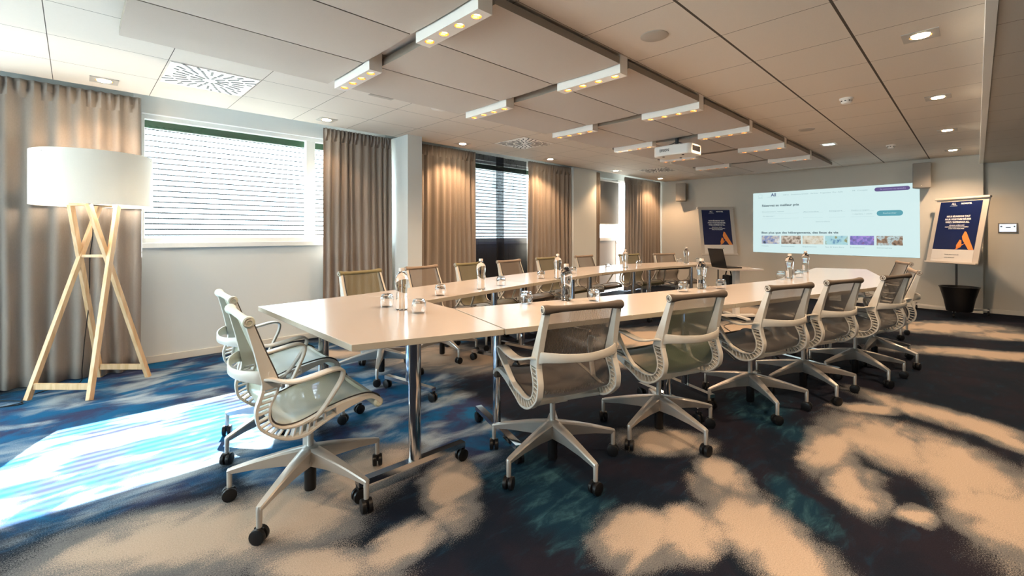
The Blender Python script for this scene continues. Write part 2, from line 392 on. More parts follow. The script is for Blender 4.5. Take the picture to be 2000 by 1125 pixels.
# ------------------------------------------------------------------ mesh helpers
class MB:
    def __init__(s): s.bm = bmesh.new()
    def verts(s, pts): return [s.bm.verts.new(p) for p in pts]
    def face(s, vs, mi=0):
        try: f = s.bm.faces.new(vs); f.material_index = mi; return f
        except ValueError: return None
    def box(s, x0, x1, y0, y1, z0, z1, mi=0, mtx=None):
        P = [(x0, y0, z0), (x1, y0, z0), (x1, y1, z0), (x0, y1, z0), (x0, y0, z1), (x1, y0, z1), (x1, y1, z1), (x0, y1, z1)]
        if mtx: P = [mtx @ Vector(p) for p in P]
        v = s.verts(P)
        for f in ((0, 3, 2, 1), (4, 5, 6, 7), (0, 1, 5, 4), (1, 2, 6, 5), (2, 3, 7, 6), (3, 0, 4, 7)):
            s.face([v[i] for i in f], mi)
        return s
    def beam(s, a, b, w, h, mi=0, up=(0, 0, 1), w2=None, h2=None):
        a, b = Vector(a), Vector(b); t = (b - a).normalized(); up = Vector(up)
        side = t.cross(up)
        if side.length < 1e-4: side = t.cross(Vector((0, 1, 0)))
        side.normalize(); n = side.cross(t).normalized()
        w2 = w if w2 is None else w2; h2 = h if h2 is None else h2
        P = []
        for c, ww, hh in ((a, w, h), (b, w2, h2)):
            for sx, sz in ((-1, -1), (1, -1), (1, 1), (-1, 1)): P.append(c + side * sx * ww / 2 + n * sz * hh / 2)
        v = s.verts(P)
        for f in ((0, 1, 2, 3), (7, 6, 5, 4), (0, 4, 5, 1), (1, 5, 6, 2), (2, 6, 7, 3), (3, 7, 4, 0)): s.face([v[i] for i in f], mi)
        return s
    def lathe(s, prof, n=24, mi=0, c=(0, 0, 0), axis='z', cap=True):
        rings = []
        for r, z in prof:
            ring = []
            for k in range(n):
                a = 2 * pi * k / n
                p = (r * cos(a), r * sin(a), z)
                if axis == 'y': p = (p[0], z, p[1])
                if axis == 'x': p = (z, p[0], p[1])
                ring.append(s.bm.verts.new((p[0] + c[0], p[1] + c[1], p[2] + c[2])))
            rings.append(ring)
        for a, b in zip(rings, rings[1:]):
            for k in range(n): s.face([a[k], a[(k + 1) % n], b[(k + 1) % n], b[k]], mi)
        if cap:
            s.face(rings[0][::-1], mi); s.face(rings[-1], mi)
        return s
    def tube(s, pts, r, n=8, mi=0):
        pts = [Vector(p) for p in pts]; rings = []
        pn = None
        for i, p in enumerate(pts):
            t = (pts[min(i + 1, len(pts) - 1)] - pts[max(i - 1, 0)]).normalized()
            if pn is None:
                pn = t.orthogonal().normalized()
            pn = (pn - t * pn.dot(t)).normalized(); bn = t.cross(pn)
            rings.append([s.bm.verts.new(p + pn * r * cos(2 * pi * k / n) + bn * r * sin(2 * pi * k / n)) for k in range(n)])
        for a, b in zip(rings, rings[1:]):
            for k in range(n): s.face([a[k], a[(k + 1) % n], b[(k + 1) % n], b[k]], mi)
        s.face(rings[0][::-1], mi); s.face(rings[-1], mi)
        return s
    def ribbon(s, pts, ws, t, side=(0, 1, 0), mi=0):
        """flat strip swept along pts; ws = width(s) along 'side'"""
        pts = [Vector(p) for p in pts]; rings = []
        if not isinstance(ws, (list, tuple)): ws = [ws] * len(pts)
        for i, p in enumerate(pts):
            tn = (pts[min(i + 1, len(pts) - 1)] - pts[max(i - 1, 0)]).normalized()
            sd = Vector(side); sd = (sd - tn * sd.dot(tn)).normalized(); n = tn.cross(sd).normalized()
            w = ws[i]
            rings.append([s.bm.verts.new(p + sd * a * w / 2 + n * b * t / 2) for a, b in ((-1, -.5), (-.85, -1), (.85, -1), (1, -.5), (1, .5), (.85, 1), (-.85, 1), (-1, .5))])
        for a, b in zip(rings, rings[1:]):
            for k in range(8): s.face([a[k], a[(k + 1) % 8], b[(k + 1) % 8], b[k]], mi)
        s.face(rings[0][::-1], mi); s.face(rings[-1], mi)
        return s
    def prism(s, poly, z0, z1, mi=0, mside=None):
        n = len(poly); a = s.verts([(x, y, z0) for x, y in poly]); b = s.verts([(x, y, z1) for x, y in poly])
        s.face(a[::-1], mi); s.face(b, mi)
        for k in range(n): s.face([a[k], a[(k + 1) % n], b[(k + 1) % n], b[k]], mi if mside is None else mside)
        return s

def obj(name, mb, mats, parent=None, smooth=False, bevel=0, loc=None):
    bm = mb.bm if isinstance(mb, MB) else mb
    bmesh.ops.recalc_face_normals(bm, faces=bm.faces[:])
    me = bpy.data.meshes.new(name); bm.to_mesh(me); bm.free()
    for m in (mats if isinstance(mats, (list, tuple)) else [mats]): me.materials.append(M[m] if isinstance(m, str) else m)
    if smooth:
        for p in me.polygons: p.use_smooth = True
        try: me.set_sharp_from_angle(angle=radians(40))
        except Exception: pass
    o = bpy.data.objects.new(name, me); COL.objects.link(o)
    if parent: o.parent = parent
    if loc: o.location = loc
    if bevel:
        b = o.modifiers.new('bevel', 'BEVEL'); b.width = bevel; b.segments = 2; b.limit_method = 'ANGLE'
    return o

def tag(o, label=None, cat=None, group=None, kind=None):
    if label: o['label'] = label
    if cat: o['category'] = cat
    if group: o['group'] = group
    if kind: o['kind'] = kind
    return o

def thing(name, label, cat, loc=(0, 0, 0), rz=0, group=None):
    o = bpy.data.objects.new(name, None); COL.objects.link(o)
    o.empty_display_size = 0.1
    o.location = loc; o.rotation_euler = (0, 0, rz)
    return tag(o, label, cat, group)

def struct(name, mb, mats, parent=None, **k):
    o = obj(name, mb, mats, parent, **k); o['kind'] = 'structure'; return o

def copy_tree(o, parent=None):
    c = o.copy(); COL.objects.link(c)
    if parent: c.parent = parent
    for ch in list(o.children): copy_tree(ch, c)
    return c

def catmull(P, n=6):
    P = [Vector(p) for p in P]; out = []
    for i in range(len(P) - 1):
        p0 = P[max(i - 1, 0)]; p1 = P[i]; p2 = P[i + 1]; p3 = P[min(i + 2, len(P) - 1)]
        for k in range(n):
            t = k / n
            out.append(0.5 * ((2 * p1) + (p2 - p0) * t + (2 * p0 - 5 * p1 + 4 * p2 - p3) * t * t + (3 * p1 - p0 - 3 * p2 + p3) * t ** 3))
    out.append(P[-1]); return out

def writing(name, body, size, m, parent, mtx, align='LEFT', bold=0.0, spacing=1.0, width=None):
    cu = bpy.data.curves.new(name, 'FONT'); cu.body = body; cu.size = size; cu.align_x = align; cu.align_y = 'CENTER'
    cu.offset = bold; cu.space_character = spacing; cu.resolution_u = 2
    tmp = bpy.data.objects.new(name + '_tmp', cu); COL.objects.link(tmp)
    bpy.context.view_layer.update()
    me = bpy.data.meshes.new_from_object(tmp.evaluated_get(bpy.context.evaluated_depsgraph_get()))
    bpy.data.objects.remove(tmp)
    me.name = name
    if width:
        xs = [v.co.x for v in me.vertices]; w = max(xs) - min(xs)
        for v in me.vertices: v.co.x *= width / w
    me.materials.clear(); me.materials.append(M[m])
    o = bpy.data.objects.new(name, me); COL.objects.link(o); o.parent = parent
    o.matrix_local = mtx
    return o

# ------------------------------------------------------------------ the room
H = 2.41; XF = 9.85; YW = 5.35; XB = -4.2; YR = -3.8
struct('floor', MB().box(XB, XF + .2, YR, YW, -0.06, 0), 'carpet')
struct('ceiling', MB().box(XB, XF, -0.03, 5.035, H, H + .05), 'ceiling')
struct('ceiling_low', MB().box(XB, XF + .13, YR, -0.07, 2.28, 2.33), 'ceiling_low')
struct('trim_1', MB().box(XB, XF, -0.07, -0.03, 2.272, 2.47), 'white_frame')
pk = MB(); pk.box(XB, XF, 5.035, YW + .3, 2.52, 2.56); pk.box(XB, XF, 5.02, 5.035, H + .002, 2.52)
struct('trim_2', pk, 'white_wall')
struct('wall_front', MB().box(XF, XF + .25, -0.07, YW + .3, 0, 2.6), 'wall')
struct('wall_front_recess', MB().box(XF + .13, XF + .25, YR, -0.07, 0, 2.4), 'wall')
struct('wall_right', MB().box(XB, XF + .2, YR - .1, YR, 0, 2.5), 'wall')
wb = MB(); wb.box(XB - .1, XB, YR, -3.0, 0, 2.6); wb.box(XB - .1, XB, 4.6, YW, 0, 2.6); wb.box(XB - .1, XB, -3.0, 1.0, 0, 2.6); wb.box(XB - .1, XB, 1.0, 4.6, 2.2, 2.6); wb.box(XB - .1, XB, 1.0, 4.6, 0, .5)
struct('wall_back', wb, 'wall')
def add_light_window():  # unseen window behind the camera, added to brighten the room
    root = bpy.data.objects.new('window_4', None); COL.objects.link(root); root['kind'] = 'structure'; root.location = (XB - .08, 1.0, .5)
    f = MB()
    for y in (0, 1.75, 3.55): f.box(0, .06, y, y + .05, 0, 1.7)
    f.box(0, .06, 0, 3.6, 0, .05); f.box(0, .06, 0, 3.6, 1.65, 1.7)
    obj('window_frame', f, 'white_frame', root)['kind'] = 'structure'
    obj('pane', MB().box(.02, .026, .05, 3.55, .05, 1.65), 'pane', root)['kind'] = 'structure'
# window wall with openings; the first is unseen, added for daylight
OPEN = [(-3.9, -0.9, 0.0, 2.36), (0.42, 2.86, 1.11, 2.33), (4.15, 5.95, 1.08, 2.36), (7.62, 9.20, 0.0, 2.36)]
wl = MB(); x = XB
for x0, x1, z0, z1 in OPEN:
    wl.box(x, x0, YW, YW + .16, 0, 2.6)
    if z0 > 0: wl.box(x0, x1, YW, YW + .16, 0, z0)
    wl.box(x0, x1, YW, YW + .16, z1, 2.6); x = x1
wl.box(x, XF + .2, YW, YW + .16, 0, 2.6)
struct('wall_left', wl, 'white_wall')
struct('wall_left_pier', MB().box(2.90, 3.10, 4.80, YW, 0, H), 'white_wall')
struct('wall_left_pier_far', MB().box(6.46, 7.16, 5.06, YW, 0, H), 'white_wall')
def baseboard(name, x0, x1, y0, y1): struct(name, MB().box(x0, x1, y0, y1, 0.0, .065), 'baseboard', bevel=.003)
baseboard('baseboard_left', XB, 2.88, YW - .014, YW)
baseboard('baseboard_left_far', 3.10, 6.46, YW - .014, YW)
baseboard('baseboard_front', XF - .014, XF, -0.07, YW)
baseboard('baseboard_front_recess', XF + .116, XF + .13, YR, -0.07)
baseboard('baseboard_right', XB, XF, YR, YR + .014)

# windows
def window(n, x0, x1, z0, z1, mull=(), fw=.05, sill=True, head=True):
    root = bpy.data.objects.new('window_%d' % n, None); COL.objects.link(root); root['kind'] = 'structure'
    root.location = (x0, YW, z0)
    W, Hh = x1 - x0, z1 - z0
    f = MB(); y0, y1 = .03, .10
    f.box(0, fw, y0, y1, 0, Hh); f.box(W - fw, W, y0, y1, 0, Hh); f.box(fw, W - fw, y0, y1, 0, fw); f.box(fw, W - fw, y0, y1, Hh - fw, Hh)
    for mx in mull: f.box(mx - .05 - x0, mx + .05 - x0, y0, y1, fw, Hh - fw)
    obj('window_frame', f, 'white_frame', root, bevel=.004)['kind'] = 'structure'
    obj('pane', MB().box(fw, W - fw, .06, .066, fw, Hh - fw), 'pane', root)['kind'] = 'structure'
    if sill: obj('window_sill', MB().box(-.01, W + .01, -.035, .03, -.045, .004), 'white_frame', root, bevel=.004)['kind'] = 'structure'
    if head: obj('window_head', MB().box(-.03, W + .03, -.02, .03, Hh - .01, 2.515 - z0), 'white_frame', root, bevel=.003)['kind'] = 'structure'
    return root
window(1, 0.42, 2.86, 1.115, 2.325, mull=(1.97,))
window(2, -3.9, -0.9, 0.0, 2.36, mull=(-2.4,), sill=False, head=False)  # added out of view to bring in more daylight
add_light_window()
window(3, 4.15, 5.95, 1.085, 2.355)

def blind(label, x0, x1, z0, z1, group='external venetian blinds'):
    t = thing('venetian_blind', label, 'blind', (x0, YW + .20, z0), 0, group)
    s = MB(); W = x1 - x0; pitch = .0535; z = .01
    tilt = Matrix.Rotation(radians(24), 4, 'X')
    while z < z1 - z0 - .11:
        s.box(0, W, -.018, .018, -.0008, .0008, mtx=Matrix.Translation((0, 0, z)) @ tilt)
        z += pitch
    obj('slats', s, 'slat', t)
    obj('head_rail', MB().box(0, W, -.03, .03, z1 - z0 - .105, z1 - z0 + .02), 'slat_edge', t)
    c = MB()
    for fx in (.12, .5, .88): c.tube([(W * fx, -.021, 0), (W * fx, -.021, z1 - z0 - .04)], .0012, 5)
    obj('ladder_cord', c, 'slat', t)
    return t
blind('white venetian blind outside the large window behind the floor lamp', 0.40, 1.96, 1.13, 2.33)
blind('narrow white venetian blind strip visible between window mullion and curtain', 1.985, 2.90, 1.13, 2.33)
blind('white venetian blind seen through the navy sheer curtain', 4.12, 5.98, 1.10, 2.36)

# glazed door with roller blind
dr = bpy.data.objects.new('door_1', None); COL.objects.link(dr); dr['kind'] = 'structure'; dr.location = (7.62, YW, 0)
f = MB(); f.box(0, .07, .02, .10, 0, 2.36); f.box(.70, .78, .02, .10, 0, 2.36); f.box(1.51, 1.58, .02, .10, 0, 2.36); f.box(.07, 1.51, .02, .10, 2.28, 2.36)
f.box(.07, .70, .02, .10, 1.06, 1.13)
obj('door_frame', f, 'white_frame', dr, bevel=.004)['kind'] = 'structure'
obj('door_panel', MB().box(.07, .70, .04, .08, 0.02, 1.06), 'plug', dr)['kind'] = 'structure'
obj('pane', MB().box(.07, .70, .06, .066, 1.13, 2.28), 'pane', dr)['kind'] = 'structure'
obj('side_pane', MB().box(.78, 1.51, .06, .066, .02, 2.28), 'pane', dr)['kind'] = 'structure'
obj('door_handle', MB().box(.715, .735, -.03, .02, 1.0, 1.02).box(.64, .735, -.035, -.02, 1.0, 1.02), 'chrome', dr)['kind'] = 'structure'
rb = thing('roller_blind', 'dark grey roller blind half lowered on the white glazed door', 'blind', (7.68, YW - .015, 1.41))
obj('blind_cloth', MB().box(0, .68, 0, .002, 0, .90), 'blindfab', rb)
obj('blind_tube', MB().lathe([(.022, -.01), (.022, .70)], 16, axis='x', c=(0, 0, .90)), 'white_frame', rb)
obj('bottom_bar', MB().box(0, .68, -.004, .006, -.012, .004), 'white_frame', rb)

# outdoors
struct('outdoor_ground', MB().box(-20, 30, 5.9, 40, -.5, -.4), 'ground')
def hedge(label, x0, x1, y, h, seed):
    rnd = random.Random(seed); b = MB()
    n = int((x1 - x0) * 2.2)
    for i in range(n):
        cx = x0 + (x1 - x0) * (i + .5) / n; r = rnd.uniform(.5, .8)
        for lvl in range(4):
            zc = -.4 + h * (lvl + .6) / 4
            m_ = Matrix.Translation((cx + rnd.uniform(-.2, .2), y + rnd.uniform(-.3, .3), zc)) @ Matrix.Diagonal((r, r * .8, h / 4 * rnd.uniform(.6, .8), 1))
            bmesh.ops.create_icosphere(b.bm, subdivisions=2, radius=1, matrix=m_)
    for v in b.bm.verts: v.co += Vector((rnd.uniform(-.06, .06), rnd.uniform(-.06, .06), rnd.uniform(-.06, .06)))
    return tag(obj('hedge', b, 'hedge'), label, 'hedge', 'hedges outside the windows')

# ------------------------------------------------------------------ curtains
def curtain(name, label, x0, x1, y, pitch, amp, m, seed, z1=2.402, z0=.012, flare=0.0, group='taupe curtains along the window wall', thick=.003):
    rnd = random.Random(seed); b = MB()
    W = x1 - x0; ncyc = max(2, round(W / pitch)); n = ncyc * 12
    ph = [0.0]; am = []
    for k in range(ncyc): ph.append(ph[-1] + rnd.uniform(.7, 1.3)); am.append(rnd.uniform(.65, 1.15))
    tot = ph[-1]; ph = [q / tot for q in ph]
    zs = [z0, z0 + .12, .5, 1.0, 1.5, 1.9, z1 - .14, z1 - .07, z1 - .03, z1]
    grid = []
    for z in zs:
        row = []; tt = (z - z0) / (z1 - z0)
        for i in range(n + 1):
            k = min(i // 12, ncyc - 1); fr = (i - 12 * k) / 12
            u = ph[k] + (ph[k + 1] - ph[k]) * fr
            a = am[k]
            wave = sin(2 * pi * fr)
            sharp = wave * (1 - .25 * abs(wave))
            ay = amp * a * (1.0 - .35 * tt) * sharp + amp * .25 * sin(u * 17 + seed + z * 1.3)
            if z > z1 - .1: ay = amp * .55 * a * sin(2 * pi * fr * 2 + .5) * (.6 if z > z1 - .02 else 1)
            xx = x0 + W * u + .012 * sin(z * 2.1 + k * 1.7) * (1 - tt) + flare * (u - .5) * (1 - tt) ** 2
            row.append(b.bm.verts.new((xx, y + ay, z)))
        grid.append(row)
    for r0, r1 in zip(grid, grid[1:]):
        for i in range(n): b.face([r0[i], r0[i + 1], r1[i + 1], r1[i]])
    o = obj(name, b, m, smooth=True)
    sm = o.modifiers.new('thickness', 'SOLIDIFY'); sm.thickness = thick; sm.offset = 0
    return tag(o, label, 'curtain', group)
curtain('curtain', 'wide taupe curtain hanging behind the tripod-like wooden floor lamp', -0.85, 0.425, 5.15, .12, .045, 'curtain', 3, flare=.02)
curtain('curtain', 'taupe curtain bunched between the large blind window and the white pier', 2.02, 2.86, 5.13, .085, .042, 'curtain', 5, flare=.06)
curtain('curtain', 'taupe curtain right of the white pier, beside the navy sheer', 3.16, 4.235, 5.13, .10, .042, 'curtain', 8, flare=.05)
curtain('curtain', 'taupe curtain on the right side of the navy sheer curtain', 5.36, 6.60, 5.13, .11, .042, 'curtain', 13, flare=.06)
curtain('curtain', 'very narrow strip of taupe curtain beside the glazed door blind', 7.165, 7.36, 5.13, .07, .035, 'curtain', 17)
curtain('curtain', 'taupe curtain in the far corner between glazed door and screen wall', 8.28, 9.78, 5.13, .13, .042, 'curtain', 21, flare=.04)
curtain('sheer_curtain', 'navy see-through sheer curtain hanging in front of the second window', 4.22, 4.86, 5.19, .13, .018, 'sheer', 31, group='navy sheers', thick=0.0)
curtain('sheer_curtain', 'right half of the navy sheer, overlapping in a dark middle band', 4.72, 5.40, 5.215, .14, .018, 'sheer', 37, group='navy sheers', thick=0.0)

# ------------------------------------------------------------------ ceiling fittings
ORD = ['first', 'second', 'third', 'fourth', 'fifth', 'sixth', 'seventh']
ROWN = ['window-side row', 'middle row', 'right-hand row']
ROWS = [(2.855, 3.43), (2.258, 2.845), (1.665, 2.248)]
def panel_bm(x0, x1, y0, y1):
    b = MB(); n = 14; zt = 2.388
    rows = []
    for i in range(n + 1):
        f = i / n; y = y0 + (y1 - y0) * f
        zb = 2.342 - .006 * (1 - (2 * f - 1) ** 2)
        rows.append((y, zb))
    A = [b.bm.verts.new((x0, y, z)) for y, z in rows]; B = [b.bm.verts.new((x1, y, z)) for y, z in rows]
    for i in range(n): b.face([A[i], A[i + 1], B[i + 1], B[i]])
    TA = [b.bm.verts.new((x0, y0, zt)), b.bm.verts.new((x0, y1, zt))]; TB = [b.bm.verts.new((x1, y0, zt)), b.bm.verts.new((x1, y1, zt))]
    b.face([TA[0], TB[0], TB[1], TA[1]])
    b.face([TA[0], A[0], B[0], TB[0]], 1); b.face([TA[1], TB[1], B[-1], A[-1]], 1)
    b.face([TA[0], TA[1]] + A[::-1], 1); b.face([TB[1], TB[0]] + B, 1)
    return b
def hangers(x0, x1, y0, y1):
    b = MB()
    for hx in (x0 + .12, x1 - .12):
        for hy in (y0 + .1, y1 - .1): b.box(hx - .01, hx + .01, hy - .01, hy + .01, 2.386, H)
    return b
for r, (y0, y1) in enumerate(ROWS):
    for k in range(7):
        x0 = 0.185 if k == 0 else 1.44 + 1.24 * (k - 1) + .06
        x1 = 1.44 + 1.24 * k - .06 if k < 6 else 9.0
        t = thing('acoustic_panel', 'beige fabric ceiling panel, %s, %s from the near end' % (ROWN[r], ORD[k]), 'acoustic panel', (0, 0, 0), 0, 'fabric ceiling panels')
        t.location = ((x0 + x1) / 2, (y0 + y1) / 2, H)
        L = Matrix.Translation((-(x0 + x1) / 2, -(y0 + y1) / 2, -H))
        pb = panel_bm(x0, x1, y0, y1); bmesh.ops.transform(pb.bm, matrix=L, verts=pb.bm.verts[:])
        obj('panel', pb, ['acoustic', 'panel_edge'], t)
        hb = hangers(x0, x1, y0, y1); bmesh.ops.transform(hb.bm, matrix=L, verts=hb.bm.verts[:])
        obj('hanger', hb, 'dark_metal', t)

def plate_with_holes(b, cells, z, r, n=24, mi=0, mi_can=1, depth=.03):
    """cells: list of (x0,x1,y0,y1,cx,cy). flat plate facing down with round recesses"""
    for x0, x1, y0, y1, cx, cy_ in cells:
        ring, sq, up = [], [], []
        for k in range(n):
            a = 2 * pi * (k + .5) / n; dx, dy = cos(a), sin(a)
            tx = ((x1 - cx) if dx > 0 else (cx - x0)) / max(abs(dx), 1e-9); ty = ((y1 - cy_) if dy > 0 else (cy_ - y0)) / max(abs(dy), 1e-9)
            t = min(tx, ty)
            ring.append(b.bm.verts.new((cx + r * dx, cy_ + r * dy, z))); sq.append(b.bm.verts.new((cx + t * dx, cy_ + t * dy, z)))
            up.append(b.bm.verts.new((cx + r * .8 * dx, cy_ + r * .8 * dy, z + depth)))
        for k in range(n):
            j = (k + 1) % n
            a, c = sq[k].co, sq[j].co
            if abs(a.x - c.x) > 1e-6 and abs(a.y - c.y) > 1e-6:
                q = b.bm.verts.new((x1 if (a.x + c.x) / 2 > cx else x0, y1 if (a.y + c.y) / 2 > cy_ else y0, z))
                b.face([ring[k], sq[k], q, sq[j], ring[j]], mi)
            else: b.face([ring[k], sq[k], sq[j], ring[j]], mi)
            b.face([ring[k], ring[j], up[j], up[k]], mi_can)
        b.face(up, mi_can)

def spot(name, loc, watts, parent=None, size=150, blend=.6, r=.018, col=WARM):
    d = bpy.data.lights.new(name, 'SPOT'); d.energy = watts; d.spot_size = radians(size); d.spot_blend = blend
    d.shadow_soft_size = r; d.color = col
    o = bpy.data.objects.new(name, d); COL.objects.link(o); o.location = loc
    if parent: o.parent = parent
    return o

def make_bar():
    t = thing('light_bar', 'x', 'light bar', (0, 0, H), 0, 'four-spot light bars')
    L, W, D = .55, .092, .125
    b = MB()
    b.box(-W / 2, W / 2, -L / 2, -L / 2 + .002, -D, 0); b.box(-W / 2, W / 2, L / 2 - .002, L / 2, -D, 0)
    b.box(-W / 2, -W / 2 + .002, -L / 2, L / 2, -D, 0); b.box(W / 2 - .002, W / 2, -L / 2, L / 2, -D, 0)
    cells = []
    for k in range(4):
        c = -L / 2 + L * (k + .5) / 4
        cells.append((-W / 2, W / 2, c - L / 8, c + L / 8, 0, c))
    plate_with_holes(b, cells, -D, .027)
    obj('housing', b, ['white_metal', 'can'], t)
    for c in cells:
        q = MB(); q.lathe([(.0, -.0), (.013, .0), (.013, .006), (.0, .006)], 16, cap=False)
        q.box(-.020, .020, -.0022, .0022, -.012, -.008)
        o = obj('spot_lamp', q, 'led', t); o.location = (0, c[5], -D + .022); o['label'] = 'glowing warm spot lamp'
        spot('bar_light', (0, c[5], -D - .002), W_BAR, t)
    return t
bar0 = make_bar(); first = True
for row, (yc, nm) in enumerate(((3.06, 'window-side row'), (1.945, 'right-hand row'))):
    for k in range(6):
        o = bar0 if first else copy_tree(bar0)
        first = False
        o.location = (1.44 + 1.24 * k, yc, H)
        for ch in o.children:
            if ch.type == 'LIGHT' and k < 2: ch.data = ch.data.copy(); ch.data.energy = W_BAR * (.25, .5)[k]
        o['label'] = 'white bar with four copper spots, %s, %s from the camera' % (nm, ORD[k])

def make_downlight(w=.17, r=.042):
    t = thing('downlight', 'x', 'downlight', (0, 0, H), 0, 'recessed square downlights')
    b = MB(); z = -.004
    plate_with_holes(b, [(-w / 2, w / 2, -w / 2, w / 2, 0, 0)], z, r + .012, depth=.003)
    b.box(-w / 2, w / 2, -w / 2, -w / 2 + .001, z, 0); b.box(-w / 2, w / 2, w / 2 - .001, w / 2, z, 0)
    b.box(-w / 2, -w / 2 + .001, -w / 2, w / 2, z, 0); b.box(w / 2 - .001, w / 2, -w / 2, w / 2, z, 0)
    obj('bezel', b, ['grey_plate', 'can'], t)
    obj('lamp', MB().lathe([(0, -.006), (r, -.006), (r + .002, -.002)], 24, cap=False), 'downled', t)
    return t
dl0 = make_downlight(); first = True
LD = [(0.17, 'beside the curtain behind the floor lamp'), (1.917, 'above the large window near its right curtain'), (3.73, 'just right of the white pier'), (5.51, 'between the second diffuser and the second curtain pair'), (7.41, 'above the narrow curtain by the door'), (9.14, 'in the far window corner')]
for x, w_ in LD:
    o = dl0 if first else copy_tree(dl0); first = False
    o.location = (x, 4.79, H); o['label'] = 'warm square downlight in ceiling ' + w_
    spot('downlight_lamp', (x, 4.79, H - .012), W_DOWN_L * (.25 if x < 2 else 1), None, 120, .5, .03, (1.0, .60, .32))
RD = [(-1.7, 'behind the camera'), (0.1, 'above the camera'), (1.9, 'right of the picture top'), (3.70, 'largest and nearest of the right-hand row'), (5.48, 'second of the right-hand row'), (7.29, 'third of the right-hand row'), (9.07, 'smallest and farthest of the right-hand row, by the wall speaker')]
for x, w_ in RD:
    o = copy_tree(dl0); o.location = (x, 0.238, H); o['label'] = 'warm square downlight, ' + w_
    spot('downlight_lamp', (x, 0.238, H - .012), W_DOWN_R, None, 140, .7, .03)

def disc(name, label, cat, x, y, r, m, h=.006, group=None):
    b = MB().lathe([(r * .3, -h), (r * .93, -h), (r, -h * .5), (r, 0)], 32)
    o = obj(name, b, m, smooth=True); o.location = (x, y, H); return tag(o, label, cat, group)
disc('ceiling_speaker', 'large round beige speaker grille in ceiling, near the camera right side', 'ceiling speaker', 2.54, 1.37, .082, 'grille', group='round ceiling speakers')
disc('ceiling_speaker', 'small far round speaker grille beside the fabric panels, near the emergency light', 'ceiling speaker', 6.08, 1.37, .082, 'grille', group='round ceiling speakers')
disc('ceiling_speaker', 'round white speaker half hidden by window-side fabric panel', 'ceiling speaker', 2.53, 3.60, .085, 'white_metal', group='round ceiling speakers')
e_ = thing('emergency_light', 'square pale green emergency light glowing in the ceiling', 'emergency light', (7.28, 1.385, H))
obj('bezel', MB().box(-.085, .085, -.085, .085, -.005, 0), 'white_metal', e_); obj('lens', MB().box(-.06, .06, -.06, .06, -.008, -.005), 'greenled', e_)
v_ = thing('linear_vent', 'slim grey slot vent in white ceiling beside near fabric panel', 'vent', (1.94, 3.655, H))
obj('vent_frame', MB().box(-.11, .11, -.022, .022, -.004, 0), 'grille', v_)
for x, y, lb in ((4.94, .81, 'near white smoke detector on the right part of the ceiling'), (7.95, .81, 'far white smoke detector near the screen wall')):
    t = thing('smoke_detector', lb, 'smoke detector', (x, y, H), 0, 'smoke detectors')
    obj('detector_base', MB().lathe([(.052, 0), (.052, -.012), (.047, -.016)], 24), 'white_metal', t, smooth=True)
    b = MB().lathe([(.040, -.016), (.040, -.034), (.030, -.046), (.010, -.048)], 24)
    obj('detector_head', b, 'white_metal', t, smooth=True)
    b = MB()
    for k in range(8):
        a = 2 * pi * k / 8; b.box(-.007, .007, -.001, .001, -.030, -.022, mtx=Matrix.Rotation(a, 4, 'Z') @ Matrix.Translation((0, -.0405, 0)))
    obj('sensor_slot', b, 'black', t)

def diffuser(label, x0, y0):
    s = .56; t = thing('air_diffuser', label, 'air diffuser', (x0 + s / 2, y0 + s / 2, H), 0, 'square swirl air diffusers')
    obj('diffuser_plate', MB().box(-s / 2, s / 2, -s / 2, s / 2, -.004, 0), 'white_metal', t)
    b = MB()
    for ringi, (r0, r1, n) in enumerate(((.05, .13, 12), (.15, .235, 22), (.25, .37, 30))):
        for k in range(n):
            a = 2 * pi * k / n + ringi * .2; lo, hi = r0, r1
            lim = (s / 2 - .02) / max(abs(cos(a)), abs(sin(a)))
            hi = min(hi, lim)
            if hi - lo < .02: continue
            b.box(lo, hi, -.0075, .0075, -.0065, -.0035, mtx=Matrix.Rotation(a + .12, 4, 'Z'))
    obj('swirl_slot', b, 'dark_metal', t)
diffuser('white swirl air diffuser in the ceiling above the large window, nearest one', 0.487, 3.925)
diffuser('swirl air diffuser in the ceiling left of the light bars, middle distance', 4.03, 3.925)
diffuser('far small swirl air diffuser in the ceiling near the corner curtain', 7.63, 3.925)

# ------------------------------------------------------------------ projector
pj = thing('projector', 'white ceiling projector hanging under the fabric panels', 'projector', (5.16, 2.49, 2.13), radians(0))
b = MB()
pl = [(-.15, -.20), (-.11, -.235), (.13, -.235), (.155, -.20), (.155, .20), (.13, .235), (-.11, .235), (-.15, .20), (-.168, 0)]
pl = [(x_, y_) for x_, y_ in pl]
b.prism(pl, -.005, .115)
obj('projector_body', b, 'epson', pj, bevel=.014)
obj('projector_lens', MB().lathe([(.045, .14), (.045, .165), (.036, .170), (.030, .160)], 24, axis='x', c=(0, .08, .055)), 'lens', pj, smooth=True)
obj('side_vent', MB().box(-.10, .09, -.2375, -.230, .03, .09), 'black', pj)
b = MB(); b.box(-.06, .06, -.06, .06, .115, .13); b.lathe([(.02, .13), (.02, H - 2.13)], 12); b.beam((-.05, -.12, .12), (.0, 0, .17), .015, .01); b.beam((-.05, .12, .12), (.0, 0, .17), .015, .01); b.box(-.07, .07, -.07, .07, H - 2.135, H - 2.13)
obj('ceiling_mount', b, 'dark_metal', pj)
for q in ((-.10, -.12), (-.10, .12), (.10, 0)):
    obj('foot', MB().lathe([(.014, -.012), (.014, -.004)], 12, c=(q[0], q[1], 0)), 'dark_metal', pj)
RZ = Matrix.Rotation(radians(-90), 4, 'Z') @ Matrix.Rotation(radians(90), 4, 'X')     # faces -X, text runs toward -Y
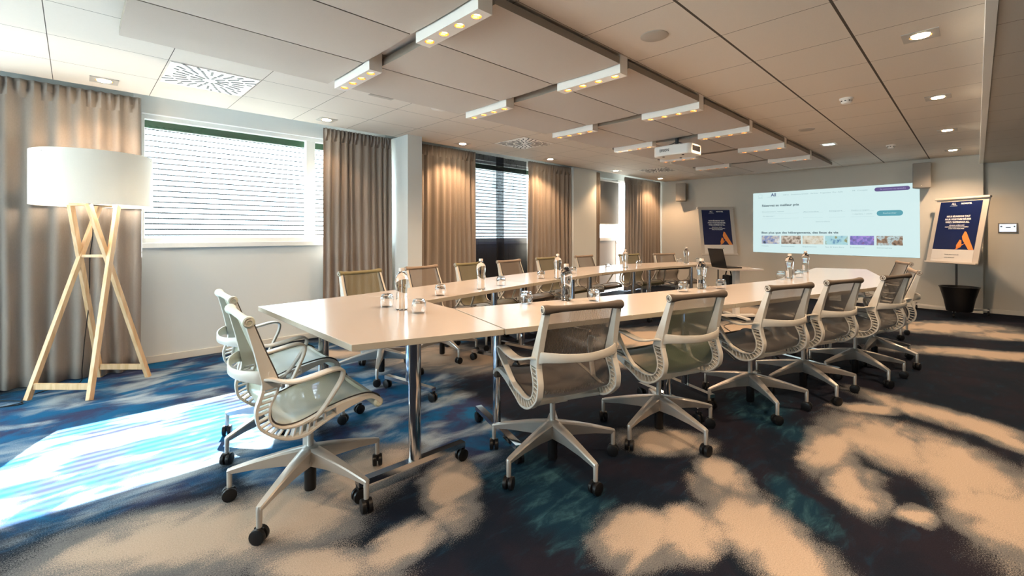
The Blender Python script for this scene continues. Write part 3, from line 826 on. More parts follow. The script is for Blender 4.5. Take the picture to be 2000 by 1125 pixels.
writing('brand_lettering', 'EPSON', .045, 'ink', pj, Matrix.Translation((-.170, .135, .055)) @ RZ @ Matrix.Rotation(0.0, 4, 'Z'), bold=.0008, width=.115)

# ------------------------------------------------------------------ projected picture on the wall
ps = thing('projected_screen', 'bright pale cyan web page projected on the far wall', 'projected screen', (XF - .004, 3.146, 0))
def sv(x, z, d=0): return (-d, -x, z)
b = MB(); v = b.verts([sv(0, .843), sv(2.507, .812), sv(2.501, 2.040), sv(0, 2.020)]); b.face(v)
obj('page_background', b, 'beam', ps)
def srect(name, x0, x1, z0, z1, m, d=.001, rnd_=False, label=None):
    b = MB()
    if rnd_:
        r = (z1 - z0) / 2; P = []
        for k in range(9): a = -pi / 2 + pi * k / 8; P.append((x1 - r + r * cos(a), z0 + r + r * sin(a)))
        for k in range(9): a = pi / 2 + pi * k / 8; P.append((x0 + r + r * cos(a), z0 + r + r * sin(a)))
        b.face(b.verts([sv(px, pz, d) for px, pz in P]))
    else: b.face(b.verts([sv(x0, z0, d), sv(x1, z0, d), sv(x1, z1, d), sv(x0, z1, d)]))
    o = obj(name, b, m, ps)
    if label: o['label'] = label
    return o
def stext(name, s, x, z, size, m, width=None, bold=0, align='LEFT', d=.0015):
    return writing(name, s, size, m, ps, Matrix.Translation(sv(x, z, d)) @ RZ, align, bold, 1.0, width)
b = MB()
for k in range(20):
    a0, a1 = 2 * pi * k / 20, 2 * pi * (k + 1) / 20
    b.face(b.verts([sv(.134 + r * cos(a), 1.955 + r * sin(a), .001) for r, a in ((.032, a0), (.036, a0), (.036, a1), (.032, a1))]))
b.face(b.verts([sv(x_, z_, .001) for x_, z_ in ((.09, 1.915), (.178, 1.915), (.178, 1.922), (.09, 1.922))]))
obj('page_logo', b, 'p_lgrey', ps)
stext('heading_text', 'All', .325, 1.968, .085, 'p_navy', .09, .002)
srect('underline', .26, .47, 1.925, 1.929, 'p_lgrey')
for s_, x_, w_ in (('Offres', .535, .10), ('Destinations & hôtels', .67, .28), ('Services', .99, .12), ('Programme', 1.14, .16), ('Pro', 1.33, .05), ('Aide', 1.41, .07)):
    stext('menu_text', s_, x_, 1.957, .030, 'p_grey', w_)
stext('menu_text', 'FR', 1.62, 1.965, .03, 'p_grey', .04); stext('menu_text', 'Compte', 1.69, 1.965, .03, 'p_grey', .14)
srect('purple_button', 1.925, 2.385, 1.928, 1.996, 'p_purple', rnd_=True)
stext('button_text', 'Se connecter ou rejoindre', 2.0, 1.963, .032, 'p_lilac', .33, d=.002)
stext('heading_text', 'Réservez au meilleur prix', .163, 1.762, .062, 'p_text', .64, .0016)
for x0_, x1_, tt in ((.163, .80, 'Destination, hôtel'), (.87, 1.18, 'Arrivée'), (1.28, 1.52, 'Départ'), (1.60, 1.92, 'Chambres et voyageurs')):
    stext('field_label', tt, x0_, 1.640 - (.02 if x0_ > .5 else 0), .028, 'p_grey', min(.38, .8 * (x1_ - x0_)))
    fb = MB()
    for a, c_ in (((x0_, 1.505), (x1_, 1.508)), ((x0_, 1.600), (x1_, 1.603))):
        fb.face(fb.verts([sv(a[0], a[1], .001), sv(c_[0], a[1], .001), sv(c_[0], c_[1], .001), sv(a[0], c_[1], .001)]))
    obj('form_field', fb, 'p_lgrey', ps)
stext('field_text', 'Où allez-vous ?', .18, 1.552, .028, 'p_grey', .20); stext('field_text', '1 chambre, 1 adulte', 1.62, 1.552, .028, 'p_grey', .27)
stext('field_text', 'Options de recherche', 1.07, 1.43, .026, 'p_grey', .22)
srect('teal_button', 1.955, 2.298, 1.508, 1.602, 'p_teal', rnd_=True); stext('button_text', 'Rechercher', 2.04, 1.555, .03, 'beam', .17, d=.002)
stext('heading_text', 'Bien plus que des hébergements, des lieux de vie', .153, 1.228, .055, 'p_text', 1.26, .0016)
THUMB = [(.158, .476, 'Hôtels', [(.05, .06, .08), (.25, .32, .55), (.60, .55, .50), (.75, .80, .85)]), (.505, .834, 'Restaurants', [(.10, .07, .05), (.30, .22, .16), (.72, .62, .52), (.25, .2, .15)]),
         (.862, 1.191, 'Expériences', [(.35, .28, .2), (.70, .62, .48), (.80, .78, .66), (.4, .36, .25)]), (1.218, 1.552, 'Spa & bien-être', [(.30, .30, .12), (.45, .75, .78), (.40, .68, .75), (.1, .25, .45)]),
         (1.586, 1.92, 'Événements', [(.35, .05, .03), (.18, .18, .50), (.40, .28, .75), (.35, .10, .06)]), (1.954, 2.296, 'Séminaires', [(.10, .07, .05), (.35, .22, .14), (.55, .70, .72), (.2, .15, .12)])]
for k, (a, c_, s_, cols) in enumerate(THUMB):
    o = srect('photo_tile', a, c_, 1.010, 1.170, photo_mat('projected_photo', cols, k + 1, 14), d=.001)
    o['label'] = 'small projected photo tile captioned ' + s_
    stext('caption_text', s_, a, .965, .030, 'p_grey', min(.28, .02 * len(s_)))

# ------------------------------------------------------------------ wall speakers, wall panel
def wall_speaker(label, y, ang):
    t = thing('wall_speaker', label, 'speaker', (XF - .135, y, 1.93), ang, 'box speakers high on the screen wall')
    b = MB(); b.prism([(-.10, -.11), (.10, -.075), (.10, .075), (-.10, .11)], 0, .40)
    obj('speaker_cabinet', b, 'speaker', t, bevel=.008)
    obj('speaker_grille', MB().box(-.104, -.099, -.10, .10, .01, .39), 'speaker', t)
    obj('logo_badge', MB().lathe([(.006, -.107), (.006, -.103)], 12, axis='x', c=(0, 0, .04)), 'poster_white', t)
    b = MB(); b.beam((.09, 0, .25), (.135, 0, .25), .04, .04); b.box(.125, .135, -.04, .04, .18, .32)
    obj('wall_bracket', b, 'dark_metal', t, loc=(0, 0, 0)).rotation_euler = (0, 0, -ang)
    return t
wall_speaker('brown grey box speaker high on the screen wall, near the corner curtain', 4.58, radians(14))
wall_speaker('brown grey box speaker overlapping the right top corner of the projection', .60, radians(-4))
t = thing('touch_panel', 'small lit white touch panel on the right-hand wall', 'touch panel', (XF + .13, -.322, 1.293))
obj('panel_body', MB().box(-.016, 0, -.10, .10, -.072, .072), 'speaker', t, bevel=.004)
obj('panel_screen', MB().box(-.0175, -.016, -.085, .085, -.056, .056), 'panel_lcd', t)
b = MB(); b.face(b.verts([(-.018, y_, z_) for y_, z_ in ((.02, 0), (.02, .012), (-.03, .012), (-.03, 0))])); b.face(b.verts([(-.018, y_, z_) for y_, z_ in ((.075, .01), (.075, .03), (.055, .03), (.055, .01))])); b.face(b.verts([(-.018, y_, z_) for y_, z_ in ((-.06, .01), (-.06, .03), (-.075, .03), (-.075, .01))]))
obj('screen_text', b, 'ink', t)

# ------------------------------------------------------------------ flip-chart posters
def poster_stand(name, label, x, y, z, a, lean, w, hh, base):
    t = thing(name, label, 'poster stand', (x, y, 0), 0, 'mobile boards with navy hotel posters')
    up = Vector((cos(a) * sin(lean), -sin(a) * sin(lean), cos(lean))); rt = Vector((-sin(a), -cos(a), 0)); nn = rt.cross(up)   # toward the room
    if nn.x > 0: nn = -nn
    m3 = Matrix((rt, up, nn)).transposed().to_4x4()
    mt = Matrix.Translation((0, 0, z)) @ m3
    def part(nm, b, m, **k):
        o = obj(nm, b, m, t, **k); o.matrix_local = mt; return o
    part('board', MB().box(-w / 2, w / 2, -hh / 2, hh / 2, -.018, 0), 'board', bevel=.003)
    b = MB(); b.box(-w / 2 - .02, w / 2 + .012, hh / 2 - .012, hh / 2 + .018, -.02, .02)
    part('clamp_bar', b, 'board', bevel=.004)
    b = MB(); b.box(-w / 2, w / 2, -hh / 2 - .012, -hh / 2 + .012, -.01, .03); part('pen_tray', b, 'board', bevel=.003)
    px0, px1 = -w / 2 + .065, w / 2 - .075; py0, py1 = -hh / 2 + .02, hh / 2 - .045
    pst = part('poster', MB().box(px0, px1, py0, py1, .001, .003), 'poster_white')
    wq = px1 - px0; band = py0 + (py1 - py0) * .20
    def child(nm, b, m, lab=None):
        o = obj(nm, b, m, pst)
        if lab: o['label'] = lab
        return o
    child('blue_field', MB().box(px0, px1, band, py1, .003, .0036), 'navy', 'deep navy upper field of the poster')
    def txt(s, cx, cy_, size, width, bold=0.0006, m='white_ink'):
        return writing('poster_text', s, size, m, pst, Matrix.Translation((cx - width / 2, cy_, .0042)), 'LEFT', bold, 1.0, width)
    H_ = py1 - band
    txt('ALL', px0 + wq * .34, py1 - H_ * .05, .045, wq * .11, .001); child('text_underline', MB().box(px0 + wq * .25, px0 + wq * .43, py1 - H_ * .095, py1 - H_ * .088, .004, .0042), 'white_ink')
    txt('NOVOTEL', px0 + wq * .64, py1 - H_ * .05, .034, wq * .25, .0015)
    txt('NOUS RÉUNISSONS TOUT', px0 + wq * .5, py1 - H_ * .315, .036, wq * .56, .0014)
    txt('POUR VOUS FAIRE RÉUSSIR', px0 + wq * .5, py1 - H_ * .375, .036, wq * .62, .0014)
    txt("VIVEZ L'EXPÉRIENCE ALL.", px0 + wq * .5, py1 - H_ * .435, .036, wq * .58, .0014)
    txt('RÉUNIONS & SÉMINAIRES', px0 + wq * .5, py1 - H_ * .50, .020, wq * .36)
    txt('PARTAGEZ CHAQUE INSTANT ENSEMBLE', px0 + wq * .5, py1 - H_ * .535, .020, wq * .56)
    txt('AVEC NOS ÉQUIPES', px0 + wq * .5, py1 - H_ * .57, .020, wq * .38)
    # stylised letter A, orange
    def P(fx, fy): return (px0 + wq * fx, band + H_ * fy)
    b = MB()
    for poly in ([P(.675, .27), P(.72, .375), P(.76, .36), P(.99, .0), P(.872, .0), P(.70, .20)], [P(.585, .0), P(.575, .09), P(.635, .205), P(.675, .19), P(.69, .13), P(.69, .055)], [P(.55, .0), P(.62, .03), P(.80, .150), P(.84, .165), P(.70, .105), P(.60, .045)]):
        b.prism(poly, .0038, .0046)
    child('orange_emblem', b, 'orange', 'orange letter A emblem')
    child('white_square', MB().box(px0 + wq * .05, px0 + wq * .27, py0 + .035, py0 + .035 + wq * .22, .0038, .0044), 'poster_white')
    txt('Scannez pour en savoir plus', px0 + wq * .50, py0 + .105, .018, wq * .34, m='ink'); txt('www.reunions.fr', px0 + wq * .46, py0 + .06, .016, wq * .26, m='ink')
    # stand
    zb = z - hh / 2 * cos(lean); 
    b = MB(); b.tube([(.03, 0, .10), (.03, 0, z + .1)], .013, 10); obj('pole', b, 'dark_metal', t)
    b = MB()
    for p in base[1:]: b.beam((*base[0], .085), (*p, .085), .035, .022)
    obj('stand_base', b, 'white_metal', t, bevel=.004)
    for p in base[1:]:
        o = obj('caster', MB().lathe([(.028, -.012), (.03, -.006), (.03, .006), (.028, .012)], 16, axis='y').beam((0, 0, .01), (0, 0, .075), .018, .02), 'black', t, smooth=True)
        o.location = (*p, .031)
    return t
poster_stand('poster_stand', 'tilted navy poster stand at the right, above the black bin', 9.35, .209, 1.253, .670, .204, .711, .974, [(.06, 0), (.30, .46), (-.28, .02), (.25, -.33)])
poster_stand('poster_stand', 'navy poster stand left of the projection, behind the laptop', 9.41, 3.679, 1.263, -.785, .209, .715, .974, [(.06, 0), (.30, .30), (-.25, -.05), (.25, -.33)])
t = thing('waste_bin', 'black flared round bin standing below the right poster', 'bin', (9.115, .175, .097))
obj('bin_body', MB().lathe([(.0, .0), (.135, .0), (.14, .01), (.165, .16), (.21, .335), (.215, .345), (.205, .345), (.155, .15), (.13, .012), (0, .012)], 40, cap=False), 'black', t, smooth=True)
obj('bin_rim', MB().lathe([(.205, .343), (.219, .343), (.219, .352), (.205, .352), (.205, .343)], 40, cap=False), 'black', t, smooth=True)

# ------------------------------------------------------------------ tables
TH = .75; TT = .028
def tleg(parent, cx, cy_, ang, L=.58, name='leg'):
    """T shaped chrome leg with foot bar and two casters, cx,cy in world; parent at origin"""
    b = MB(); d = Vector((cos(ang), sin(ang), 0)); c = Vector((cx, cy_, 0))
    prof = []
    n = 14; r1, r2 = .033, .021
    for z in (.10, TH - TT - .012):
        prof.append([b.bm.verts.new(c + d * r1 * cos(2 * pi * k / n) + Vector((-d.y, d.x, 0)) * r2 * sin(2 * pi * k / n) + Vector((0, 0, z))) for k in range(n)])
    for k in range(n): b.face([prof[0][k], prof[0][(k + 1) % n], prof[1][(k + 1) % n], prof[1][k]])
    b.face(prof[0]); b.face(prof[1])
    b.beam(c - d * L / 2 + Vector((0, 0, .088)), c + d * L / 2 + Vector((0, 0, .088)), .042, .026)
    o = obj(name, b, 'chrome', parent, smooth=True)
    b = MB(); b.beam(c - d * .16 + Vector((0, 0, TH - TT - .014)), c + d * .16 + Vector((0, 0, TH - TT - .014)), .06, .022)
    p = c + Vector((-d.y, d.x, 0)) * .022
    obj('leg_bracket', b, 'dark_metal', o)
    for s in (-1, 1):
        q = c + d * s * (L / 2 - .01)
        cb = MB()
        pr = Vector((-d.y, d.x, 0))
        for off in (-.013, .013):
            rings = []
            for zz, rr in ((-.008, .026), (-.006, .031), (.006, .031), (.008, .026)):
                rings.append([cb.bm.verts.new(q + pr * (off + zz) + d * rr * cos(2 * pi * k / 16) + Vector((0, 0, .032 + rr * sin(2 * pi * k / 16)))) for k in range(16)])
            for a_, c_ in zip(rings, rings[1:]):
                for k in range(16): cb.face([a_[k], a_[(k + 1) % 16], c_[(k + 1) % 16], c_[k]])
            cb.face(rings[0]); cb.face(rings[-1])
        cb.beam(q + Vector((0, 0, .035)), q + Vector((0, 0, .078)), .02, .03)
        obj('caster', cb, ['black'], o, smooth=True)
    return o
def table(label, poly, legs, rails=(), name='conference_table'):
    cx = sum(p[0] for p in poly) / len(poly); cy_ = sum(p[1] for p in poly) / len(poly)
    t = thing(name, label, 'table', (cx, cy_, 0), 0, 'conference tables forming the boat-shaped ring')
    P = [(x - cx, y - cy_) for x, y in poly]
    obj('tabletop', MB().prism(P, TH - TT, TH, 0, 1), ['table', 'table_edge'], t, bevel=.0015)
    for lx, ly, a, L in legs: tleg(t, lx - cx, ly - cy_, a, L)
    for (ax, ay), (bx, by) in rails:
        obj('under_rail', MB().beam((ax - cx, ay - cy_, TH - TT - .03), (bx - cx, by - cy_, TH - TT - .03), .03, .045), 'dark_metal', t)
    return t
g_ = .003
table('near end table with angled corners, holding the closest bottle', [(.822, 3.115), (.809, 1.769), (1.462, 1.561), (1.644, 2.197), (1.668, 2.428), (1.70, 2.60), (1.50, 3.205)],
      [(1.196, 1.915, radians(-2), .58), (1.13, 2.87, radians(2), .5)], [((1.19, 1.95), (1.14, 2.84))])
R2 = [(1.470, 1.556), (3.07, 1.09), (3.27, 1.745), (1.652, 2.195)]
R3 = [(3.078, 1.088), (4.72, .635), (4.90, 1.38), (3.278, 1.743)]
R4 = [(4.728, .633), (5.10, .545), (6.2, .72), (7.30, .985), (7.14, 1.505), (6.0, 1.425), (4.908, 1.378)]
aR = atan2(.466, -1.6)
table('right row table nearest the camera, behind the first chair back', R2, [(1.765, 1.945, radians(71), .60), (2.93, 1.48, radians(71), .55)], [((1.80, 1.88), (2.95, 1.50))])
table('second table of the right row, in the middle', R3, [(3.235, 1.50, radians(68), .52), (4.60, 1.05, radians(72), .55)], [((3.3, 1.45), (4.6, 1.06))])
table('far end table of the right row with clipped corner below the projection', R4, [(5.1, 1.0, radians(85), .55), (6.85, 1.14, radians(105), .45)], [((5.1, 1.0), (6.85, 1.14))])
L2 = [(1.507, 3.205), (1.707, 2.600), (3.03, 2.84), (2.93, 3.505)]
L3 = [(2.937, 3.507), (3.037, 2.842), (4.42, 3.045), (4.42, 3.745)]
L4 = [(4.427, 3.745), (4.427, 3.045), (5.78, 3.03), (5.86, 3.72)]
L5 = [(5.867, 3.718), (5.787, 3.028), (7.02, 2.77), (7.30, 3.02), (7.02, 3.40)]
table('window-side table next to the near end table, in front of the first two chairs', L2, [(1.80, 2.96, radians(100), .52), (2.78, 3.10, radians(100), .52)], [((1.80, 2.94), (2.80, 3.1))])
table('second table of the window-side row', L3, [(3.2, 3.16, radians(98), .52), (4.25, 3.35, radians(90), .52)], [((3.2, 3.16), (4.25, 3.35))])
table('third table of the window-side row', L4, [(4.62, 3.37, radians(90), .52), (5.62, 3.35, radians(90), .52)], [((4.6, 3.37), (5.62, 3.35))])
table('last table of the window-side row, beside the laptop desk', L5, [(6.0, 3.32, radians(80), .5), (6.85, 3.08, radians(75), .45)], [((6.0, 3.32), (6.85, 3.08))])

# ------------------------------------------------------------------ chairs
PRO = [((-.272, .850), (-.300, .852)), ((-.233, .741), (-.272, .745)), ((-.205, .67), (-.256, .67)), ((-.185, .615), (-.245, .612)), ((-.180, .59), (-.246, .585)), ((-.190, .56), (-.256, .552)),
       ((-.206, .53), (-.267, .52)), ((-.214, .50), (-.269, .49)), ((-.213, .47), (-.260, .447)), ((-.200, .443), (-.238, .42)), ((-.173, .426), (-.205, .393)), ((-.14, .421), (-.165, .372)),
       ((-.107, .423), (-.12, .363)), ((-.065, .434), (-.077, .367)), ((-.026, .447), (-.03, .390)), ((.038, .462), (.04, .420)), ((.10, .473), (.10, .442)), ((.16, .478), (.165, .458)), ((.205, .472), (.200, .455)), ((.238, .452), (.222, .440)), ((.246, .428), (.232, .428))]
def ywid(z, x): return .200 + .022 * max(0, min(1, (.85 - z) / .4))
def chair_mesh_grid(i0, i1, halfw_in=.012):
    inn = catmull([(p[0][0], 0, p[0][1]) for p in PRO], 4)
    i0 *= 4; i1 *= 4
    b = MB(); rows = []
    for p in inn[i0:i1 + 1]:
        hw = ywid(p.z, p.x) - halfw_in; row = []
        for k in range(11):
            f = -1 + 2 * k / 10
            sag = (1 - f * f)
            # seat sags down, back bows rearward
            back = max(0, min(1, (p.z - .5) / .15))
            row.append(b.bm.verts.new((p.x - .018 * sag * back, f * hw, p.z - .018 * sag * (1 - back) * (1 if p.x < .2 else .3))))
        rows.append(row)
    for r0, r1 in zip(rows, rows[1:]):
        for k in range(10): b.face([r0[k], r0[k + 1], r1[k + 1], r1[k]])
    return b
def side_frame(s):
    b = MB(); hw = .015
    def V(p, off): return (p[0], s * ywid(p[1], p[0]) + off, p[1])
    def quadstrip(A, B):      # solid between two polylines (profile), extruded in y
        n = len(A); g = []
        for k in range(n): g.append([b.bm.verts.new(V(A[k], -hw)), b.bm.verts.new(V(A[k], hw)), b.bm.verts.new(V(B[k], hw)), b.bm.verts.new(V(B[k], -hw))])
        for a, c in zip(g, g[1:]):
            for k in range(4): b.face([a[k], a[(k + 1) % 4], c[(k + 1) % 4], c[k]])
        b.face(g[0]); b.face(g[-1][::-1])
    I = [(p.x, p.z) for p in catmull([(q[0][0], 0, q[0][1]) for q in PRO], 3)]
    O = [(p.x, p.z) for p in catmull([(q[1][0], 0, q[1][1]) for q in PRO], 3)]
    k0, k1 = 4 * 3, 15 * 3
    quadstrip(I[:k0 + 1], O[:k0 + 1]); quadstrip(I[k1:], O[k1:])
    def lerp(a, c, t): return (a[0] + (c[0] - a[0]) * t, a[1] + (c[1] - a[1]) * t)
    quadstrip(I[k0:k1 + 1], [lerp(i, o, .16) for i, o in zip(I, O)][k0:k1 + 1])
    quadstrip([lerp(i, o, .80) for i, o in zip(I, O)][k0:k1 + 1], O[k0:k1 + 1])
    for k in range(k0 + 1, k1, 2):
        a, c = lerp(I[k], O[k], .12), lerp(I[k], O[k], .88)
        b.beam(V(a, 0), V(c, 0), .024, .0055, up=(I[k + 1][0] - I[k - 1][0], 0, I[k + 1][1] - I[k - 1][1]))
    return b
ARMP = [(-.245, .205, .625), (-.215, .235, .628), (-.175, .262, .617), (-.13, .278, .614), (-.07, .283, .622), (-.01, .283, .633), (.03, .282, .634), (.052, .279, .620), (.048, .272, .585), (.02, .258, .53), (-.015, .242, .47), (-.045, .228, .432), (-.07, .215, .415)]
ARMW = [.012, .03, .042, .048, .050, .048, .044, .038, .034, .030, .028, .028, .026]
def caster_bm():
    b = MB()
    for off in (-.014, .014):
        b.lathe([(.022, off - .0105), (.0295, off - .008), (.0305, off), (.0295, off + .008), (.022, off + .0105)], 20, axis='y')
    b.lathe([(.010, 0), (.010, .04)], 12, c=(0, 0, .012)); b.box(-.018, .018, -.004, .004, 0, .028)
    return b
def make_chair(fab, roll):
    t = thing('mesh_swivel_chair', 'x', 'chair', (0, 0, 0), 0, None)
    obj('backrest', chair_mesh_grid(0, 5), fab, t, smooth=True)
    obj('seat', chair_mesh_grid(5, 19), fab, t, smooth=True)
    for s in (-1, 1): obj('side_frame', side_frame(s), 'frame', t, smooth=True, bevel=.0015)
    for s in (-1, 1):
        P = catmull([(p[0][0] + .004, s * (ywid(p[0][1], 0) - .013), p[0][1] + .002) for p in PRO], 3)
        obj('edge_piping', MB().tube(P, .0036, 6), 'dark_metal', t, smooth=True)
    b = MB(); b.lathe([(.012, -.222), (.022, -.219), (.023, -.20), (.019, -.175), (.0155, -.12), (.0145, 0), (.0155, .12), (.019, .175), (.023, .20), (.022, .219), (.012, .222)], 18, axis='y', c=(-.288, 0, .858))
    obj('top_roll', b, roll, t, smooth=True)
    for s in (-1, 1):
        b = MB(); pts = []
        for k in range(22):
            a = k / 21 * 2 * pi * 1.4; r = .019 - .012 * k / 21
            pts.append((-.288 + r * cos(a + 1.2), s * .2225, .858 + r * sin(a + 1.2)))
        b.ribbon(pts, .006, .004, side=(0, 1, 0)); obj('curl_cap', b, 'frame', t)
    b = MB(); b.lathe([(.014, -.236), (.022, -.228), (.021, 0), (.022, .228), (.014, .236)], 16, axis='y', c=(.232, 0, .430)); obj('front_roll', b, roll, t, smooth=True)
    lp = catmull([(-.222, -.222, .628), (-.262, -.20, .636), (-.305, -.12, .634), (-.322, 0, .630), (-.305, .12, .634), (-.262, .20, .636), (-.222, .222, .628)], 5)
    b = MB(); b.ribbon(lp, [.060 - .022 * sin(pi * k / (len(lp) - 1)) for k in range(len(lp))], .009, side=(0, 0, 1)); obj('lumbar_band', b, 'frame', t, smooth=True)
    for s in (-1, 1):
        n = 4; P = catmull([(x, s * y, z) for x, y, z in ARMP], n)
        W = [ARMW[min(i // n, len(ARMW) - 2)] + (ARMW[min(i // n + 1, len(ARMW) - 1)] - ARMW[min(i // n, len(ARMW) - 2)]) * ((i % n) / n) for i in range(len(P))]
        b = MB(); b.ribbon(P, W, .011, side=(0, 1, 0)); obj('armrest', b, 'frame', t, smooth=True)
    b = MB()
    for s in (-1, 1):
        b.beam((-.04, s * .03, .355), (-.115, s * .212, .372), .07, .030, w2=.05, h2=.016)
        b.beam((.02, s * .03, .36), (.045, s * .215, .430), .05, .026, w2=.04, h2=.014)
    b.box(-.075, .06, -.05, .05, .335, .385)
    obj('seat_support', b, 'frame', t, bevel=.006)
    b = MB(); b.lathe([(.0145, .20), (.0145, .34)], 16); obj('gas_column', b, 'alu', t, smooth=True)
    base = MB()
    base.lathe([(.030, .135), (.040, .15), (.038, .215), (.024, .222)], 20)
    for k in range(5):
        a = 2 * pi * k / 5; ca, sa = cos(a), sin(a)
        st = [(.02, .218, .062, .085), (.12, .200, .050, .062), (.24, .172, .036, .040), (.335, .146, .028, .026), (.350, .140, .024, .022)]
        rings = []
        for r, zt, w, hgt in st:
            rings.append([base.bm.verts.new((r * ca - w / 2 * q * sa, r * sa + w / 2 * q * ca, z)) for q, z in ((-.75, zt), (.75, zt), (1, zt - .006), (.55, zt - hgt), (-.55, zt - hgt), (-1, zt - .006))])
        for r0, r1 in zip(rings, rings[1:]):
            for q in range(6): base.face([r0[q], r0[(q + 1) % 6], r1[(q + 1) % 6], r1[q]])
        base.face(rings[0]); base.face(rings[-1])
        base.lathe([(.011, .060), (.012, .130), (.008, .142)], 12, c=(.343 * ca, .343 * sa, 0))
    bo = obj('five_star_base', base, 'alu', t, smooth=True)
    b = MB(); b.lathe([(.024, .018), (.026, .024), (.026, .14)], 18); obj('column_sleeve', b, 'black', bo, smooth=True)
    cm = None
    for k in range(5):
        a = 2 * pi * k / 5
        if cm is None: o = obj('caster', caster_bm(), 'black', bo, smooth=True); cm = o
        else: o = cm.copy(); COL.objects.link(o); o.parent = bo
        o.location = (.343 * cos(a) , .343 * sin(a), .0305); o.rotation_euler = (0, 0, a + (1.1, 2.0, .4, 1.7, 2.6)[k])
    return t
PROTO = {}
def place_chair(x, y, face, kind, label, group, baserot):
    fab, roll = {'pale': ('mesh_lit', 'roll_pale'), 'taupe': ('mesh_taupe', 'roll_dark'), 'green': ('mesh_leaf', 'roll_dark'), 'grey': ('mesh_grey', 'roll_dark'),
                 'olive': ('mesh_green', 'roll_olive'), 'tan': ('mesh_tan', 'roll_tan')}[kind]
    if kind not in PROTO: PROTO[kind] = make_chair(fab, roll); o = PROTO[kind]
    else: o = copy_tree(PROTO[kind])
    o.location = (x, y, 0); o.rotation_euler = (0, 0, radians(face)); o['label'] = label; o['group'] = group
    for ch in o.children:
        if ch.name.startswith('five_star_base'): ch.rotation_euler = (0, 0, radians(baserot - face))
    return o
GE, GR, GL = 'chairs at the near end of the table ring', 'chairs along the right row of tables', 'chairs along the window side'
CH = [(.787, 2.156, -4, 'pale', 'pale green mesh office chair at the near end, closest to the camera', GE, 2),
      (.885, 2.862, -3, 'pale', 'pale mesh office chair partly hidden behind the closest chair', GE, 60),
      (1.81, 1.558, 71.3, 'taupe', 'brown mesh office chair nearest the camera in the right row, seen from behind', GR, 40),
      (2.557, 1.35, 73.5, 'green', 'office chair with dark roll and green seat, second of the right row', GR, 37),
      (3.43, 1.115, 71, 'grey', 'dark mesh office chair, third of the right row', GR, 8),
      (4.07, .94, 72.7, 'grey', 'dark mesh office chair, fourth of the right row', GR, 12),
      (4.80, .725, 74.4, 'grey', 'dark mesh office chair, fifth of the right row, overlapping the far chairs', GR, 10),
      (5.50, .682, 103, 'tan', 'mesh office chair in profile at the right row end, with curled top showing', GR, 30),
      (6.93, .866, 112, 'tan', 'farthest mesh office chair at the right row corner, mostly hidden', GR, 15),
      (1.90, 3.57, -79, 'olive', 'olive mesh office chair leftmost on the window side, below the bunched curtain', GL, 20),
      (2.61, 3.68, -79, 'tan', 'tan mesh office chair behind the nearest bottle, window side', GL, 45),
      (3.28, 3.76, -81, 'olive', 'olive mesh office chair behind the second bottle, window side', GL, 10),
      (3.97, 3.83, -84, 'tan', 'tan mesh office chair in front of the navy sheer curtain', GL, 33),
      (4.78, 3.93, -86, 'olive', 'olive mesh office chair mostly hidden behind the third window-side bottle', GL, 60),
      (5.62, 3.92, -90, 'tan', 'brown mesh office chair in front of the far white pier', GL, 5),
      (6.50, 3.72, -104, 'olive', 'olive mesh office chair in front of the corner curtain, behind a bottle', GL, 25),
      (7.06, 3.42, -112, 'tan', 'tan mesh office chair rightmost on the window side, near the poster', GL, 50)]
for c_ in CH: place_chair(*c_)

# ------------------------------------------------------------------ bottles and glasses
def make_bottle():
    t = thing('water_bottle', 'x', 'bottle', (0, 0, 0), 0, 'clear water bottles on the tables')
    prof = [(.0, .0), (.026, .0), (.0335, .004), (.0350, .012), (.0345, .05), (.0325, .075), (.0318, .10), (.0335, .125), (.0385, .150), (.0400, .170), (.0385, .188), (.0310, .206), (.0200, .219), (.0145, .226), (.0140, .236), (0, .236)]
    obj('bottle_body', MB().lathe(prof, 32, cap=False), 'water', t, smooth=True)
    obj('bottle_cap', MB().lathe([(.0165, .230), (.0165, .247), (.0150, .249)], 24), 'cap', t, smooth=True)
    obj('neck_ring', MB().lathe([(.0155, .2255), (.0185, .2265), (.0185, .2285), (.0155, .2295)], 24), 'glass', t, smooth=True)
    return t
def make_glass():
    prof = [(.0345, .0), (.0385, .015), (.0400, .035), (.0385, .058), (.0330, .074), (.0290, .079), (.0, .079)]
    inn = [(.0, .069), (.0275, .069), (.0310, .066), (.0368, .055), (.0382, .035), (.0367, .015), (.0330, .0)]
    return obj('drinking_glass', MB().lathe(inn + prof, 32, cap=False), 'glass', smooth=True)
B = [(1.40, 2.385, 'closest clear water bottle, standing on the near end table'), (2.384, 2.82, 'water bottle on the window-side table in front of the navy sheer'),
     (2.39, 1.935, 'water bottle on the near right table behind the brown chair back'), (3.52, 2.96, 'window-side water bottle just behind the near right table bottle'),
     (5.25, 3.25, 'window-side water bottle below the glazed door'), (6.82, 3.14, 'farthest window-side water bottle, below the left poster stand'),
     (3.70, 1.575, 'water bottle in front of the laptop desk, right row'), (5.22, 1.325, 'water bottle on the far right table, below the projection'), (6.25, 1.42, 'farthest right row water bottle, at the table bend')]
b0 = make_bottle()
for k, (x, y, lb) in enumerate(B):
    o = b0 if k == 0 else copy_tree(b0); o.location = (x, y, TH); o.rotation_euler = (0, 0, k * .7); o['label'] = lb
